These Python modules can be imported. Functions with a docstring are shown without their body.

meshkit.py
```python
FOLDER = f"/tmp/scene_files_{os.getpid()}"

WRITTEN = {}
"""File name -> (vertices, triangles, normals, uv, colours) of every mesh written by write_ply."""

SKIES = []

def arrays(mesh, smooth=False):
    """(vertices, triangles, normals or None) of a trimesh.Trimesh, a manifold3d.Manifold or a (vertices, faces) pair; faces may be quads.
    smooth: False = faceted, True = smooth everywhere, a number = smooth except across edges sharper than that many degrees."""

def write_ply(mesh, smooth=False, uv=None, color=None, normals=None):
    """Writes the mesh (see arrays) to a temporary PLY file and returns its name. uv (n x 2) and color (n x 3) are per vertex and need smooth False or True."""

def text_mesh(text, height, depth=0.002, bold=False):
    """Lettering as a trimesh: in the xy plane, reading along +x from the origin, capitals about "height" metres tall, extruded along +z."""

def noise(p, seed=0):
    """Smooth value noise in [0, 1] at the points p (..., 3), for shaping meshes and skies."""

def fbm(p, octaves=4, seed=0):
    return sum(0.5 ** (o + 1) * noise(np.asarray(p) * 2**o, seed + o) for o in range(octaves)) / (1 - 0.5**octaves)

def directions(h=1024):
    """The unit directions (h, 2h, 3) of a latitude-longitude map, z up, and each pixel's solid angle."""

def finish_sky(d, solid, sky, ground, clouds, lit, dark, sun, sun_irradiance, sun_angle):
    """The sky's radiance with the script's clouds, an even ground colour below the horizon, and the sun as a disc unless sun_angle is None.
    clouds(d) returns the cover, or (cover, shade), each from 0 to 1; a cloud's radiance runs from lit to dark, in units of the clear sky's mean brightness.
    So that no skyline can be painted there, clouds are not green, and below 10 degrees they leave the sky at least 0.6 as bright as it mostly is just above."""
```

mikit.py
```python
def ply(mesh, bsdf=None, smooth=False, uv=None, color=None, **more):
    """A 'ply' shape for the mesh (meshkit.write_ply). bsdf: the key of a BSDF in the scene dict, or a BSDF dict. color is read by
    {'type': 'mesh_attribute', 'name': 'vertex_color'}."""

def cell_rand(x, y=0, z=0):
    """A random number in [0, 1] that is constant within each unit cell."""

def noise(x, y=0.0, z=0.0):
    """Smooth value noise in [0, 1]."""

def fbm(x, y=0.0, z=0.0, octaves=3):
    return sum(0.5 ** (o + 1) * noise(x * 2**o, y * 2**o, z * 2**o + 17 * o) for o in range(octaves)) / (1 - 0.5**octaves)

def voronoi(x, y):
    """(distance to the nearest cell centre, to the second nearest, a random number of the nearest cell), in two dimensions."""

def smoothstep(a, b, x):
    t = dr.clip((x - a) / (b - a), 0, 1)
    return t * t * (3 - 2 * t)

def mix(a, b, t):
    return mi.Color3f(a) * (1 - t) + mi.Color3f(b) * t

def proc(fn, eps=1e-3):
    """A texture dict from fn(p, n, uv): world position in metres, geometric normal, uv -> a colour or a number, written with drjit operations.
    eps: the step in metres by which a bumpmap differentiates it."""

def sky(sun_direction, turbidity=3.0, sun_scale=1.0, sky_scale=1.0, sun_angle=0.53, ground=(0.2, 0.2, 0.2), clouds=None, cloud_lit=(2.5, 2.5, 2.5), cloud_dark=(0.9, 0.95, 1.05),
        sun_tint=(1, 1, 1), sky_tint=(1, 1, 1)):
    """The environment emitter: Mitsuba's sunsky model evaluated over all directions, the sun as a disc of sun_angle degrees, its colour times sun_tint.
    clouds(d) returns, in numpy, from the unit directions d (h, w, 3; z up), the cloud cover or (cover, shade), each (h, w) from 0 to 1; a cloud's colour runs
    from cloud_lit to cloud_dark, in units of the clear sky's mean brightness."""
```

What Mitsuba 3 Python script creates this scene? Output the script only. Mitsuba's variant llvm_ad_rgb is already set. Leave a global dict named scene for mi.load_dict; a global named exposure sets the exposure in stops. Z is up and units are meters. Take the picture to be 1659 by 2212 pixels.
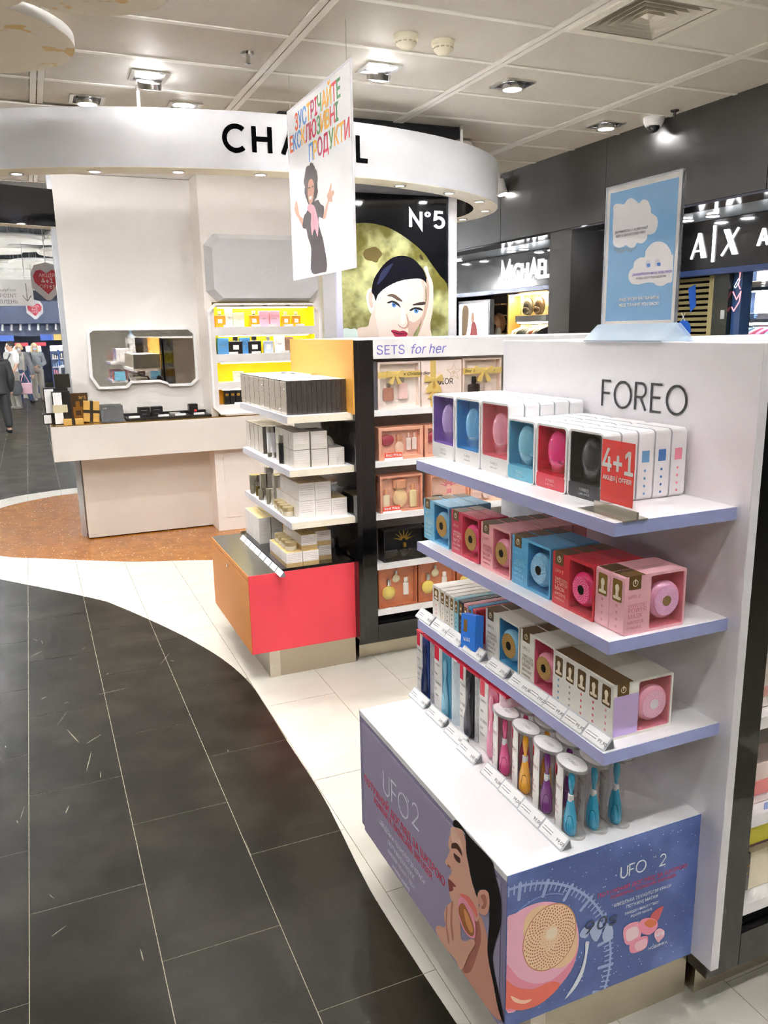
import math, random
import numpy as np, trimesh, shapely
import drjit as dr
import mitsuba as mi
import manifold3d as m3
import mikit, meshkit
from shapely import affinity
from shapely.geometry import Polygon, LineString, Point, box as sbox, MultiPolygon
from shapely.ops import unary_union

T = mi.ScalarTransform4f
scene, labels = {"type": "scene"}, {}
rng = random.Random(7)

# ------------------------------------------------------------------ camera
EYE = np.array([0.0, 0.0, 1.95])
FPX, YAW, PITCH, ROLL = 1739.09, 0.40469, 0.22235, -0.01758


def _axes():
    f0 = np.array([math.sin(YAW), math.cos(YAW), 0.0]); r0 = np.array([math.cos(YAW), -math.sin(YAW), 0.0]); u0 = np.array([0, 0, 1.0])
    f = f0 * math.cos(PITCH) - u0 * math.sin(PITCH); u = u0 * math.cos(PITCH) + f0 * math.sin(PITCH)
    return f, u * math.cos(ROLL) - r0 * math.sin(ROLL)


_f, _u = _axes()
scene["camera"] = {"type": "perspective", "fov": 2 * math.degrees(math.atan(829.5 / FPX)), "fov_axis": "x", "near_clip": 0.05, "far_clip": 200.0,
                   "to_world": T().look_at(origin=EYE.tolist(), target=(EYE + _f).tolist(), up=_u.tolist())}

# ------------------------------------------------------------------ light
exposure = 0.9
LAMP = (405, 402, 398)          # recessed ceiling lamps of the sales floor
RING = (235, 233, 230)          # small downlights of the canopy and its added roof spots
HALL = (150.0, 153.0, 158.0)          # added lamps of the hall behind, and lamps of the shops opposite
STRIP = (9.0, 8.6, 7.4)            # shelf light strips

# ------------------------------------------------------------------ materials


def lin(c):
    if isinstance(c, str):
        c = [int(c[i:i + 2], 16) for i in (0, 2, 4)]
    c = np.asarray(c, float) / 255.0
    return [round(float(x), 5) for x in np.where(c <= 0.04045, c / 12.92, ((c + 0.055) / 1.055) ** 2.4)]


def rgb(v):
    return {"type": "rgb", "value": [float(x) for x in v]}


_mats = {}


def mat(c, rough=0.5, metal=0.0, spec=0.5, coat=0.0, bump=None, tex=None):
    """One BSDF per look; returns the key in the scene."""
    k = (str(c), rough, metal, spec, coat, id(bump) if bump else 0, id(tex) if tex else 0)
    if k in _mats:
        return _mats[k]
    name = f"look_{len(_mats)}"
    base = mikit.proc(tex) if tex else rgb(lin(c))
    b = {"type": "principled", "base_color": base, "roughness": float(rough), "metallic": float(metal), "specular": float(spec)}
    if coat:
        b["clearcoat"] = float(coat); b["clearcoat_gloss"] = 0.95
    if bump:
        b = {"type": "bumpmap", "arbitrary": mikit.proc(bump[0], eps=bump[2] if len(bump) > 2 else 1e-3), "scale": bump[1], "bsdf": b}
    scene[name] = b
    _mats[k] = name
    return name


def special(name, d):
    scene[name] = d
    return name


WHITE = mat("f2f0f0", 0.45)
WHITEG = mat("f4f3f3", 0.25)
CREAM = mat("efe6d2", 0.5)
BLACK = mat("0b0b0c", 0.3)
BLACKG = mat("08080a", 0.06, spec=0.6)
BLACKM = mat("101012", 0.7, spec=0.2)
CHROME = mat("d8d6d2", 0.12, 1.0)
STEEL = mat("b3aa98", 0.32, 1.0)
GOLD = mat("c9a24e", 0.25, 1.0)
MIRROR = special("mirror_glass", {"type": "conductor", "material": "Ag"})
_MIR = {"type": "twosided", "bsdf": {"type": "conductor", "material": "none"}}
FILM = special("clear_film", {"type": "mask", "opacity": 0.05, "bsdf": _MIR})
ACRYL = special("clear_acrylic", {"type": "mask", "opacity": 0.09, "bsdf": _MIR})

ICE = special("ice_plastic", {"type": "mask", "opacity": 0.42, "bsdf": {"type": "twosided", "bsdf": {"type": "principled", "base_color": rgb(lin("d3e4f3")), "roughness": 0.12, "specular": 0.8}}})

# ------------------------------------------------------------------ meshes


def bx(x0, x1, y0, y1, z0, z1, b=0.0):
    x0, x1 = min(x0, x1), max(x0, x1); y0, y1 = min(y0, y1), max(y0, y1); z0, z1 = min(z0, z1), max(z0, z1)
    if b <= 0:
        m = trimesh.creation.box(extents=[x1 - x0, y1 - y0, z1 - z0])
        m.apply_translation([(x0 + x1) / 2, (y0 + y1) / 2, (z0 + z1) / 2])
        return m
    pts = []
    for x in (x0, x1):
        for y in (y0, y1):
            for z in (z0, z1):
                sx, sy, sz = (1 if x == x0 else -1), (1 if y == y0 else -1), (1 if z == z0 else -1)
                pts += [(x, y + sy * b, z + sz * b), (x + sx * b, y, z + sz * b), (x + sx * b, y + sy * b, z)]
    return trimesh.convex.convex_hull(np.array(pts))


def cat(*ms):
    ms = [m for m in ms if m is not None]
    return trimesh.util.concatenate(ms) if len(ms) > 1 else ms[0]


def ext(poly, h):
    """Extrude a shapely polygon (xy) along +z."""
    gs = [g for g in getattr(poly, "geoms", [poly]) if g.area > 1e-9]
    return cat(*[trimesh.creation.extrude_polygon(g, h, engine="earcut") for g in gs])


FACE_X = ((0, -1, 0), (0, 0, 1))     # a plane that faces -x, seen with far y on the left
FACE_Y = ((1, 0, 0), (0, 0, 1))      # a plane that faces -y
FACE_U = ((1, 0, 0), (0, 1, 0))      # faces up


def on(mesh, origin, face):
    """Lay a mesh drawn in xy (depth +z) onto a plane."""
    ex, ey = np.array(face[0], float), np.array(face[1], float)
    M = np.eye(4); M[:3, 0], M[:3, 1], M[:3, 2], M[:3, 3] = ex, ey, np.cross(ex, ey), origin
    m = mesh.copy(); m.apply_transform(M)
    return m


def lathe(profile, n=24, axis="z"):
    """Revolve (radius, height) pairs around z."""
    m = trimesh.creation.revolve(np.array(profile, float), sections=n)
    if m.volume < 0:
        m.invert()
    if axis == "x":
        m.apply_transform(trimesh.transformations.rotation_matrix(math.pi / 2, [0, 1, 0]))
    if axis == "y":
        m.apply_transform(trimesh.transformations.rotation_matrix(-math.pi / 2, [1, 0, 0]))
    return m


def rod(a, b, r, n=8):
    return trimesh.creation.cylinder(radius=r, segment=[a, b], sections=n)


def ball(c, r, s=2):
    m = trimesh.creation.icosphere(subdivisions=s, radius=1.0)
    m.apply_scale(np.broadcast_to(r, 3)); m.apply_translation(c)
    return m


def rrect(w, h, r, x=0, y=0):
    return sbox(x + r, y + r, x + w - r, y + h - r).buffer(r, quad_segs=4)


def text(t, h, depth=0.001, bold=False, sx=1.0, shear=0.0, center=False):
    m = meshkit.text_mesh(t, h, depth, bold)
    if shear:
        m.vertices[:, 0] += shear * m.vertices[:, 1]
    m.vertices[:, 0] *= sx
    if center:
        m.vertices[:, 0] -= (m.bounds[0, 0] + m.bounds[1, 0]) / 2
    return m


def arc(cx, cy, rx, ry, a0, a1, n=28):
    a = np.radians(np.linspace(a0, a1, n))
    return list(zip(cx + rx * np.cos(a), cy + ry * np.sin(a)))


_STROKES = {  # unit-height capitals of a thin geometric face: (strokes, advance)
    "F": ([[(0, 0), (0, 1), (.5, 1)], [(0, .52), (.44, .52)]], .62), "O": ([arc(.48, .5, .48, .5, 0, 360, 48)], 1.08),
    "R": ([[(0, 0), (0, 1), (.3, 1)] + arc(.3, .74, .26, .26, 90, -90)[1:] + [(0, .48)], [(.28, .48), (.58, 0)]], .74), "E": ([[(.52, 0), (0, 0), (0, 1), (.52, 1)], [(0, .52), (.46, .52)]], .68),
    "U": ([[(0, 1), (0, .34)] + arc(.31, .34, .31, .34, 180, 360) + [(.62, 1)]], .8), "2": ([arc(.28, .72, .27, .28, 165, -35, 24) + [(.02, 0), (.58, 0)]], .7),
    "C": ([arc(.5, .5, .46, .46, 48, 312, 44)], .98), "H": ([[(0, 0), (0, 1)], [(.66, 0), (.66, 1)], [(0, .52), (.66, .52)]], .95), "A": ([[(0, 0), (.4, 1), (.8, 0)], [(.15, .33), (.65, .33)]], 1.0),
    "N": ([[(0, 0), (0, 1), (.68, 0), (.68, 1)]], .97), "L": ([[(0, 1), (0, 0), (.48, 0)]], .62), "I": ([[(0, 0), (0, 1)]], .3), "M": ([[(0, 0), (.04, 1), (.45, .2), (.86, 1), (.9, 0)]], 1.16),
    "X": ([[(0, 0), (.7, 1)], [(0, 1), (.7, 0)]], .85), "|": ([[(0, -.2), (0, 1.2)]], .3), "5": ([[(.52, 1), (.1, 1), (.06, .56)] + arc(.29, .34, .28, .31, 130, -150, 26)], .72), "o": ([arc(.14, .84, .12, .12, 0, 360, 24)], .42), " ": ([], .45)}


def strokes(t, h, w, depth=0.002, gap=0.0, flat=True):
    x, ps = 0.0, []
    for ch in t:
        ls, adv = _STROKES[ch]
        for l in ls:
            ps.append(affinity.translate(LineString(l).buffer(w / h / 2, cap_style="flat" if flat else "round", join_style="mitre" if flat else "round"), x, 0))
        x += adv + gap
    return ext(affinity.scale(unary_union(ps), h, h, origin=(0, 0)), depth)


def smoothpoly(pts, n=8, closed=True):
    """Catmull-Rom curve through the points, as a polygon."""
    p = np.array(pts, float); out = []
    N = len(p)
    for i in range(N if closed else N - 1):
        a, b, c, d = (p[(i + k) % N] if closed else p[min(max(i + k, 0), N - 1)] for k in (-1, 0, 1, 2))
        for t in np.linspace(0, 1, n, endpoint=False):
            out.append(0.5 * ((2 * b) + (-a + c) * t + (2 * a - 5 * b + 4 * c - d) * t * t + (-a + 3 * b - 3 * c + d) * t ** 3))
    if not closed:
        out.append(p[-1])
        return np.array(out)
    return Polygon(out).buffer(0)


# ------------------------------------------------------------------ objects
_used = {}


def fresh(name):
    n = _used.get(name, -1) + 1
    _used[name] = n
    return name if n == 0 else f"{name}_{n:03d}"


def thing(name, label, category, group=None):
    k = fresh(name)
    labels[k] = {"label": label, "category": category}
    if group:
        labels[k]["group"] = group
    return k


def put(key, mesh, m, smooth=False, label=None, kind=None, emit=None, M=None, **more):
    d = dict(mesh) if isinstance(mesh, dict) else mikit.ply(mesh, m, smooth=smooth, **more)
    if M is not None:
        d["to_world"] = M
    if emit is not None:
        d["emitter"] = {"type": "area", "radiance": rgb(emit)}
    scene[key] = d
    if label or kind:
        labels[key] = {**labels.get(key, {}), **({"label": label} if label else {}), **({"kind": kind} if kind else {})}
    return key


def part(parent, name, mesh, m, smooth=False, **kw):
    return put(fresh(f"{parent}__{name}"), mesh, m, smooth, **kw)


def one(name, label, category, mesh, m, smooth=False, group=None, **kw):
    return put(thing(name, label, category, group), mesh, m, smooth, **kw)


def struct(name, mesh, m, label=None, **kw):
    k = fresh(name)
    put(k, mesh, m, kind="structure", label=label, **kw)
    return k


def stamp(proto, name, M, label, category, group=None):
    """A thing from a list of (part name, ply dict[, label])."""
    k = thing(name, label, category, group)
    for p in proto:
        kk = part(k, p[0], p[1], None, M=M)
        if len(p) > 2:
            labels[kk] = {"label": p[2]}
    return k


def P(mesh, m, smooth=False):
    return mikit.ply(mesh, m, smooth=smooth)


def at(x, y, z, rz=0.0, s=1.0):
    t = T().translate([x, y, z])
    if rz:
        t = t @ T().rotate([0, 0, 1], rz)
    return t @ T().scale(s) if s != 1.0 else t

# ================================================================== STRUCTURE
CEIL = 3.4045


def dark_tex(p, n, uv):
    c = mikit.cell_rand(dr.floor((p.x - 0.189) / 0.389), dr.floor(p.y / 0.4))
    a = mikit.fbm(p.x * 5, p.y * 5, 0, 4)
    b = mikit.noise(p.x * 90, p.y * 90)
    v = mikit.mix(lin("1c1a13"), lin("2b2820"), mikit.smoothstep(0.25, 0.8, a)) * (0.88 + 0.2 * c)
    return v * (0.94 + 0.12 * b)


def light_tex(p, n, uv):
    a = mikit.fbm(p.x * 3, p.y * 9, 3, 3)
    return mikit.mix(lin("ccc7b9"), lin("dad6ca"), a)


def glitter_tex(p, n, uv):
    a = mikit.fbm(p.x * 14, p.y * 14, 0, 3)
    d, e, w = mikit.voronoi(p.x * 45, p.y * 45)
    s = dr.select((w > 0.93) & (d < 0.22), 1.0, 0.0)
    v = mikit.mix(lin("804609"), lin("a5691d"), a)
    return mikit.mix(v, lin("fff3d8"), s)


def ceil_tex(p, n, uv):
    a = mikit.noise(p.x * 400, p.y * 400)
    return mikit.mix(lin("c6c0b3"), lin("d4cec2"), a)


DARK = mat("dark", 0.28, spec=0.11, tex=dark_tex)
LIGHT = mat("light", 0.3, tex=light_tex)
GLIT = mat("glitter", 0.22, tex=glitter_tex)
PANEL = mat("panel", 0.6, tex=ceil_tex)
GRID = mat("f2eee4", 0.5)
GROUT = mat("8c8672", 0.8)
GREYM = mat("282624", 0.34, 0.4)

# floor: slab, light and dark tiles, glitter island
floor = struct("floor", bx(-9, 14, -5, 42, -0.12, -0.0012), GROUT, label="tiled sales floor of dark slate, cream and glitter areas")
edge = smoothpoly([(0.95, -4), (0.95, 0.5), (0.92, 2.07), (0.927, 2.45), (0.961, 2.95), (0.961, 3.5), (0.953, 4.3), (0.784, 5.02), (0.43, 5.91), (0.22, 6.28), (-0.413, 7.1),
                   (-1.0, 7.85), (-1.3, 8.8), (-1.1, 9.85), (-0.51, 10.74), (0.02, 11.04), (0.6, 11.15), (2.0, 11.2), (3.4, 10.9), (4.39, 10.4)], 8, closed=False)
dark_area = Polygon(list(edge) + [(4.39, 42), (-9, 42), (-9, -4)]).buffer(0)
island = smoothpoly([(-0.44, 7.91), (-0.07, 7.62), (0.44, 7.27), (0.7, 7.12), (1.07, 6.97), (1.6, 6.78), (2.4, 6.7), (3.1, 7.1), (3.5, 8.0), (3.4, 9.4), (2.7, 10.4), (1.5, 10.85), (0.45, 10.74),
                     (0.01, 10.62), (-0.5, 10.2), (-0.85, 9.4), (-0.82, 8.6)], 8)
light_area = sbox(-9, -5, 4.39, 42).difference(dark_area).difference(island)
part(floor, "glitter_island", ext(island, 0.004).apply_translation([0, 0, -0.004]), GLIT, label="orange floor area with golden glitter under the perfume counter")
GAP = 0.0016
for i in range(-6, 12):
    x0, x1 = 0.189 + 0.389 * i, 0.189 + 0.389 * (i + 1)
    off = 3.10 if i % 2 == 0 else 2.71
    for j in range(-5, 32):
        y0 = off + 0.8 * j; y1 = y0 + 0.8
        if y0 > 12.2 and (x0 < -1.4 or x1 > 1.4) or y0 > 28 or y0 < -0.8 or (y1 < 1.0 and x0 > 1.4) or x0 > 4.39:
            continue
        tile = sbox(x0 + GAP, y0 + GAP, min(x1 - GAP, 4.39), y1 - GAP)
        for area, nm, m in ((dark_area, "dark_tile", DARK), (light_area, "light_tile", LIGHT)):
            if nm == "light_tile" and (x0 < -2 or y0 > 11.3):
                continue
            t = tile.intersection(area)
            if t.area > 0.002:
                part(floor, nm, ext(t.simplify(0.001), 0.006).apply_translation([0, 0, -0.006]), m)
# scuffs on the slate: thin chalky slivers
sc = []
for k in range(46):
    x, y = rng.uniform(-0.75, 0.75), rng.uniform(1.2, 5.6)
    a, l, w = rng.gauss(1.1, 0.5), rng.choice([.012, .018, .03, .05, .09]), rng.uniform(0.001, 0.0035)
    if dark_area.buffer(-0.15).contains(Point(x, y)):
        s = smoothpoly([(-l, 0), (-l / 3, w), (l / 2, w * .6), (l, w * .3), (l / 2, -w * .5), (-l / 3, -w * .6)], 4)
        sc.append(ext(affinity.translate(affinity.rotate(s, math.degrees(a), origin=(0, 0)), x, y), 0.0003))
part(floor, "scuff_mark", cat(*sc), mat("77745f", 0.6), kind="stuff", label="pale scuff marks scratched into the dark slate")

# ceiling: grid strips with recessed panels, one built by one
ceiling = struct("ceiling", bx(-9, 4.393, -5, 12, CEIL + 0.05, CEIL + 0.15), mat("5a5852", 0.8), label="suspended ceiling of beige metal panels with white grid strips")
gx = [0.205 + 1.2 * k for k in range(-4, 4)]
gy = [3.165 + 0.578 * k for k in range(-4, 11)]
for k, x in enumerate(gx):
    for s in (-1, 1):
        part(ceiling, "grid_strip", bx(x + s * 0.021 - 0.018, x + s * 0.021 + 0.018, gy[0], gy[-1], CEIL - 0.004, CEIL + 0.03), GRID)
for i in range(len(gx)):
    xa = gx[i] + 0.042; xb = gx[i + 1] - 0.042 if i + 1 < len(gx) else 4.393
    for j in range(len(gy) - 1):
        ya, yb = gy[j] + 0.016, gy[j + 1] - 0.016
        if abs(xa - 2.647) < 0.05 and 3.1 < ya < 3.2:
            xm = 3.19
            part(ceiling, "panel", bx(xm, xb, ya, yb, CEIL + 0.004, CEIL + 0.02), mat("e6e0d4", 0.5))
            continue
        part(ceiling, "panel", bx(xa, xb, ya, yb, CEIL + 0.004, CEIL + 0.02), PANEL)
for y in gy:
    part(ceiling, "grid_strip", bx(gx[0], 4.393, y - 0.016, y + 0.016, CEIL - 0.002, CEIL + 0.03), GRID)

# the row of shops on the right: dark metal beam and piers
wall = struct("wall_right", bx(4.41, 4.62, -4, 10.5, 2.79, CEIL + 0.06), mat("2b2a2a", 0.6), label="dark grey metal clad beam above the shop fronts")
yy = [5.614 + 1.6 * k for k in range(-7, 4)]
for a, b in zip(yy[:-1], yy[1:]):
    part(wall, "panel", bx(4.393, 4.41, a + 0.003, b - 0.003, 2.78, CEIL + 0.04, 0.001), GREYM)
part(wall, "soffit", bx(4.393, 4.64, -4, 10.5, 2.762, 2.778), mat("4a4a52", 0.1, 1.0), label="polished strip under the beam")
pier = struct("wall_pier", bx(4.40, 6.2, 6.045, 6.36, 0, 2.775), GREYM, label="grey metal pier between the two shop fronts")
part(pier, "panel", bx(4.393, 4.40, 6.043, 6.362, 0, 2.775), GREYM)
struct("wall_back", bx(-9, 14, -5.2, -5.0, -0.1, 4), mat("b9b4aa", 0.7), label="plain wall behind the viewer")
struct("wall_left", bx(-9.2, -9, -5, 42, -0.1, 5), mat("b9b4aa", 0.7), label="plain wall far on the left")

# ================================================================== CEILING LAMPS AND FITTINGS
_fr = ext(sbox(-.105, -.105, .105, .105).difference(sbox(-.082, -.082, .082, .082)), 0.010)
LFRAME = P(_fr.apply_translation([0, 0, -0.010]), CHROME)
LBOX = P(ext(sbox(-.082, -.082, .082, .082).difference(Point(0, 0).buffer(.062)), 0.002).apply_translation([0, 0, -0.003]), BLACK)
_ring = lathe([(.058, 0), (.068, 0), (.068, .03), (.058, .03), (.058, 0)], 28)
LRING = P(_ring.apply_translation([0, 0, -0.034]), CHROME, 40)
LENS = lathe([(0, -.042), (.03, -.04), (.056, -.03), (.057, -.026), (0, -.026)], 24)
LLENS = P(LENS, WHITE, 40)


def downlight(x, y, label, tilt=(0, 0), drop=0.0, emit=LAMP, z=CEIL):
    k = thing("ceiling_downlight", label, "downlight", "square recessed ceiling downlights")
    M = T().translate([x, y, z + 0.004])
    part(k, "frame", LFRAME, None, M=M); part(k, "recess", LBOX, None, M=M)
    R = M @ T().translate([0, 0, -drop]) @ T().rotate([1, 0, 0], tilt[0]) @ T().rotate([0, 1, 0], tilt[1])
    part(k, "gimbal_ring", LRING, None, M=R); part(k, "lens", LLENS, None, M=R, emit=emit)


downlight(0.80, 5.21, "square downlight with its lamp swung far down, above the canopy edge", (20, 0), 0.035)
downlight(0.50, 5.83, "square downlight furthest left behind the white canopy top")
downlight(1.10, 5.79, "square downlight half hidden behind the top of the white canopy", (8, 0), 0.01)
downlight(2.00, 4.63, "square downlight next to the top of the hanging poster", (14, 0), 0.03)
downlight(2.89, 4.63, "square downlight right of the two smoke detectors")
downlight(4.10, 5.26, "square downlight nearest the dark metal shop beam")
for x, y in [(-1.5, 5.2), (-1.0, 3.5), (0.25, 2.3), (1.15, 2.9), (2.0, 2.35), (3.0, 2.5), (-.35, 2.95), (.75, 3.2), (0.2, 0.6), (1.3, 0.6), (2.4, 0.6), (3.5, 0.6), (-1.2, 1.6), (-1.2, -0.6), (1.0, -1.2), (2.6, -1.2), (-2.6, 3), (4.0, 3.4)]:  # some added, some tilted forward, to brighten the canopy front
    downlight(x, y, "square downlight over the viewer, outside the picture, in rows partly added to brighten the canopy", (42, 0) if (x, y) in ((-1.0, 3.5), (0.25, 2.3), (1.15, 2.9), (-1.5, 5.2), (-.35, 2.95), (.75, 3.2)) else (0, 0))


def detector(x, y, label):
    k = thing("smoke_detector", label, "smoke detector", "smoke detectors")
    M = at(x, y, CEIL + .004)
    part(k, "base", lathe([(0, 0), (.062, 0), (.062, -.022), (0, -.022)], 28), mat("ece3c9", .45), 40, M=M)
    part(k, "sensor_head", lathe([(0, -.022), (.056, -.022), (.05, -.045), (.03, -.062), (.012, -.068), (0, -.068)], 28), mat("ece3c9", .45), 40, M=M)
    for a in range(0, 360, 30):
        part(k, "slot", bx(.045, .0545, -.009, .009, -.04, -.034), mat("b5aa8e", .6), M=M @ T().rotate([0, 0, 1], a))


detector(1.923, 4.098, "left of the two cream smoke detectors on the ceiling")
detector(2.141, 4.11, "right of the two cream smoke detectors on the ceiling")
k = thing("sprinkler_head", "chrome sprinkler head on the ceiling left of the hanging poster", "sprinkler")
part(k, "escutcheon", lathe([(0, 0), (.04, 0), (.034, -.012), (.016, -.016), (0, -.016)], 24), CHROME, 40, M=at(1.238, 4.634, CEIL + .004))
part(k, "nozzle", lathe([(0, -.016), (.012, -.016), (.012, -.05), (.02, -.056), (0, -.058)], 16), CHROME, 40, M=at(1.238, 4.634, CEIL + .004))
k = thing("sprinkler_head", "small dark sprinkler head on the ceiling beside the dome camera", "sprinkler")
part(k, "escutcheon", lathe([(0, 0), (.03, 0), (.026, -.01), (0, -.012)], 20), mat("3a3733", .4, .8), 40, M=at(4.3, 4.77, CEIL + .004))
part(k, "nozzle", lathe([(0, -.012), (.01, -.012), (.008, -.05), (0, -.052)], 14), mat("3a3733", .4, .8), 40, M=at(4.3, 4.77, CEIL + .004))
k = thing("dome_camera", "white dome security camera at the ceiling edge of the shop wall", "security camera")
M = at(4.30, 4.98, CEIL + .004)
part(k, "housing", lathe([(0, 0), (.075, 0), (.075, -.02), (.062, -.05), (.056, -.06), (0, -.06)], 28), WHITE, 40, M=M)
part(k, "lens_dome", ball((0, 0, -.058), (.046, .046, .045)), BLACKG, True, M=M)
k = thing("track_spotlight", "white spotlight on a short arm beside the canopy's right end", "spotlight")
part(k, "arm", rod((4.33, 7.15, CEIL), (4.33, 7.15, 3.33), .012), WHITE)
part(k, "head", lathe([(0, 0), (.045, 0), (.05, -.14), (0, -.14)], 20), WHITE, 40, M=T().translate([4.33, 7.15, 3.34]) @ T().rotate([1, 0, 0], -15) @ T().rotate([0, 1, 0], -10))
part(k, "lens", lathe([(0, -.142), (.042, -.142), (.042, -.146), (0, -.146)], 20), WHITE, 40, emit=(30, 29, 27), M=T().translate([4.33, 7.15, 3.34]) @ T().rotate([1, 0, 0], -15) @ T().rotate([0, 1, 0], -10))

# air diffuser
k = thing("air_diffuser", "square ceiling air vent with nested slanted louvres", "air vent")
x0, x1, y0, y1 = 2.645, 3.188, 3.182, 3.726
cx, cy = (x0 + x1) / 2, (y0 + y1) / 2
W = (x1 - x0) / 2
part(k, "frame", cat(*[bx(*r, CEIL - .012, CEIL + .01) for r in ((x0, x1, y0, y0 + .05), (x0, x1, y1 - .05, y1), (x0, x0 + .05, y0 + .05, y1 - .05), (x1 - .05, x1, y0 + .05, y1 - .05))]), mat("efe9da", .5))
part(k, "duct", bx(x0, x1, y0, y1, CEIL + .045, CEIL + .049), BLACKM)
for i in range(5):
    r0, r1 = W - .06 - .038 * i, W - .085 - .038 * i
    v = []; f = []
    for (r, z) in ((r0, -.010), (r1, .030), (r1 - .003, .030), (r0 - .003, -.010)):
        v += [(cx + sx * r, cy + sy * r, CEIL + z) for sx, sy in ((-1, -1), (1, -1), (1, 1), (-1, 1))]
    for a in range(4):
        for b in range(4):
            f.append([a * 4 + b, a * 4 + (b + 1) % 4, ((a + 1) % 4) * 4 + (b + 1) % 4, ((a + 1) % 4) * 4 + b])
    lv = trimesh.Trimesh(np.array(v), [t for q in f for t in ((q[0], q[1], q[2]), (q[0], q[2], q[3]))], process=True); lv.fix_normals()
    part(k, "louvre", lv, mat("efe9da", .5))
part(k, "centre_plate", trimesh.convex.convex_hull(np.array([(cx + sx * .05, cy + sy * .05, CEIL + .02) for sx in (-1, 1) for sy in (-1, 1)] + [(cx, cy, CEIL - .012)])), mat("efe9da", .5))

# round hanging ceiling discs at the top left


def petal_tex(p, n, uv):
    a = mikit.fbm(p.x * 9 + 3, p.y * 9, 0, 3); b = mikit.fbm(p.x * 30, p.y * 30, 5, 2)
    s = mikit.smoothstep(0.6, 0.68, a) * mikit.smoothstep(0.35, 0.6, b)
    return mikit.mix(lin("f6efdd"), lin("dfbd66"), s * 0.8)


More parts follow.
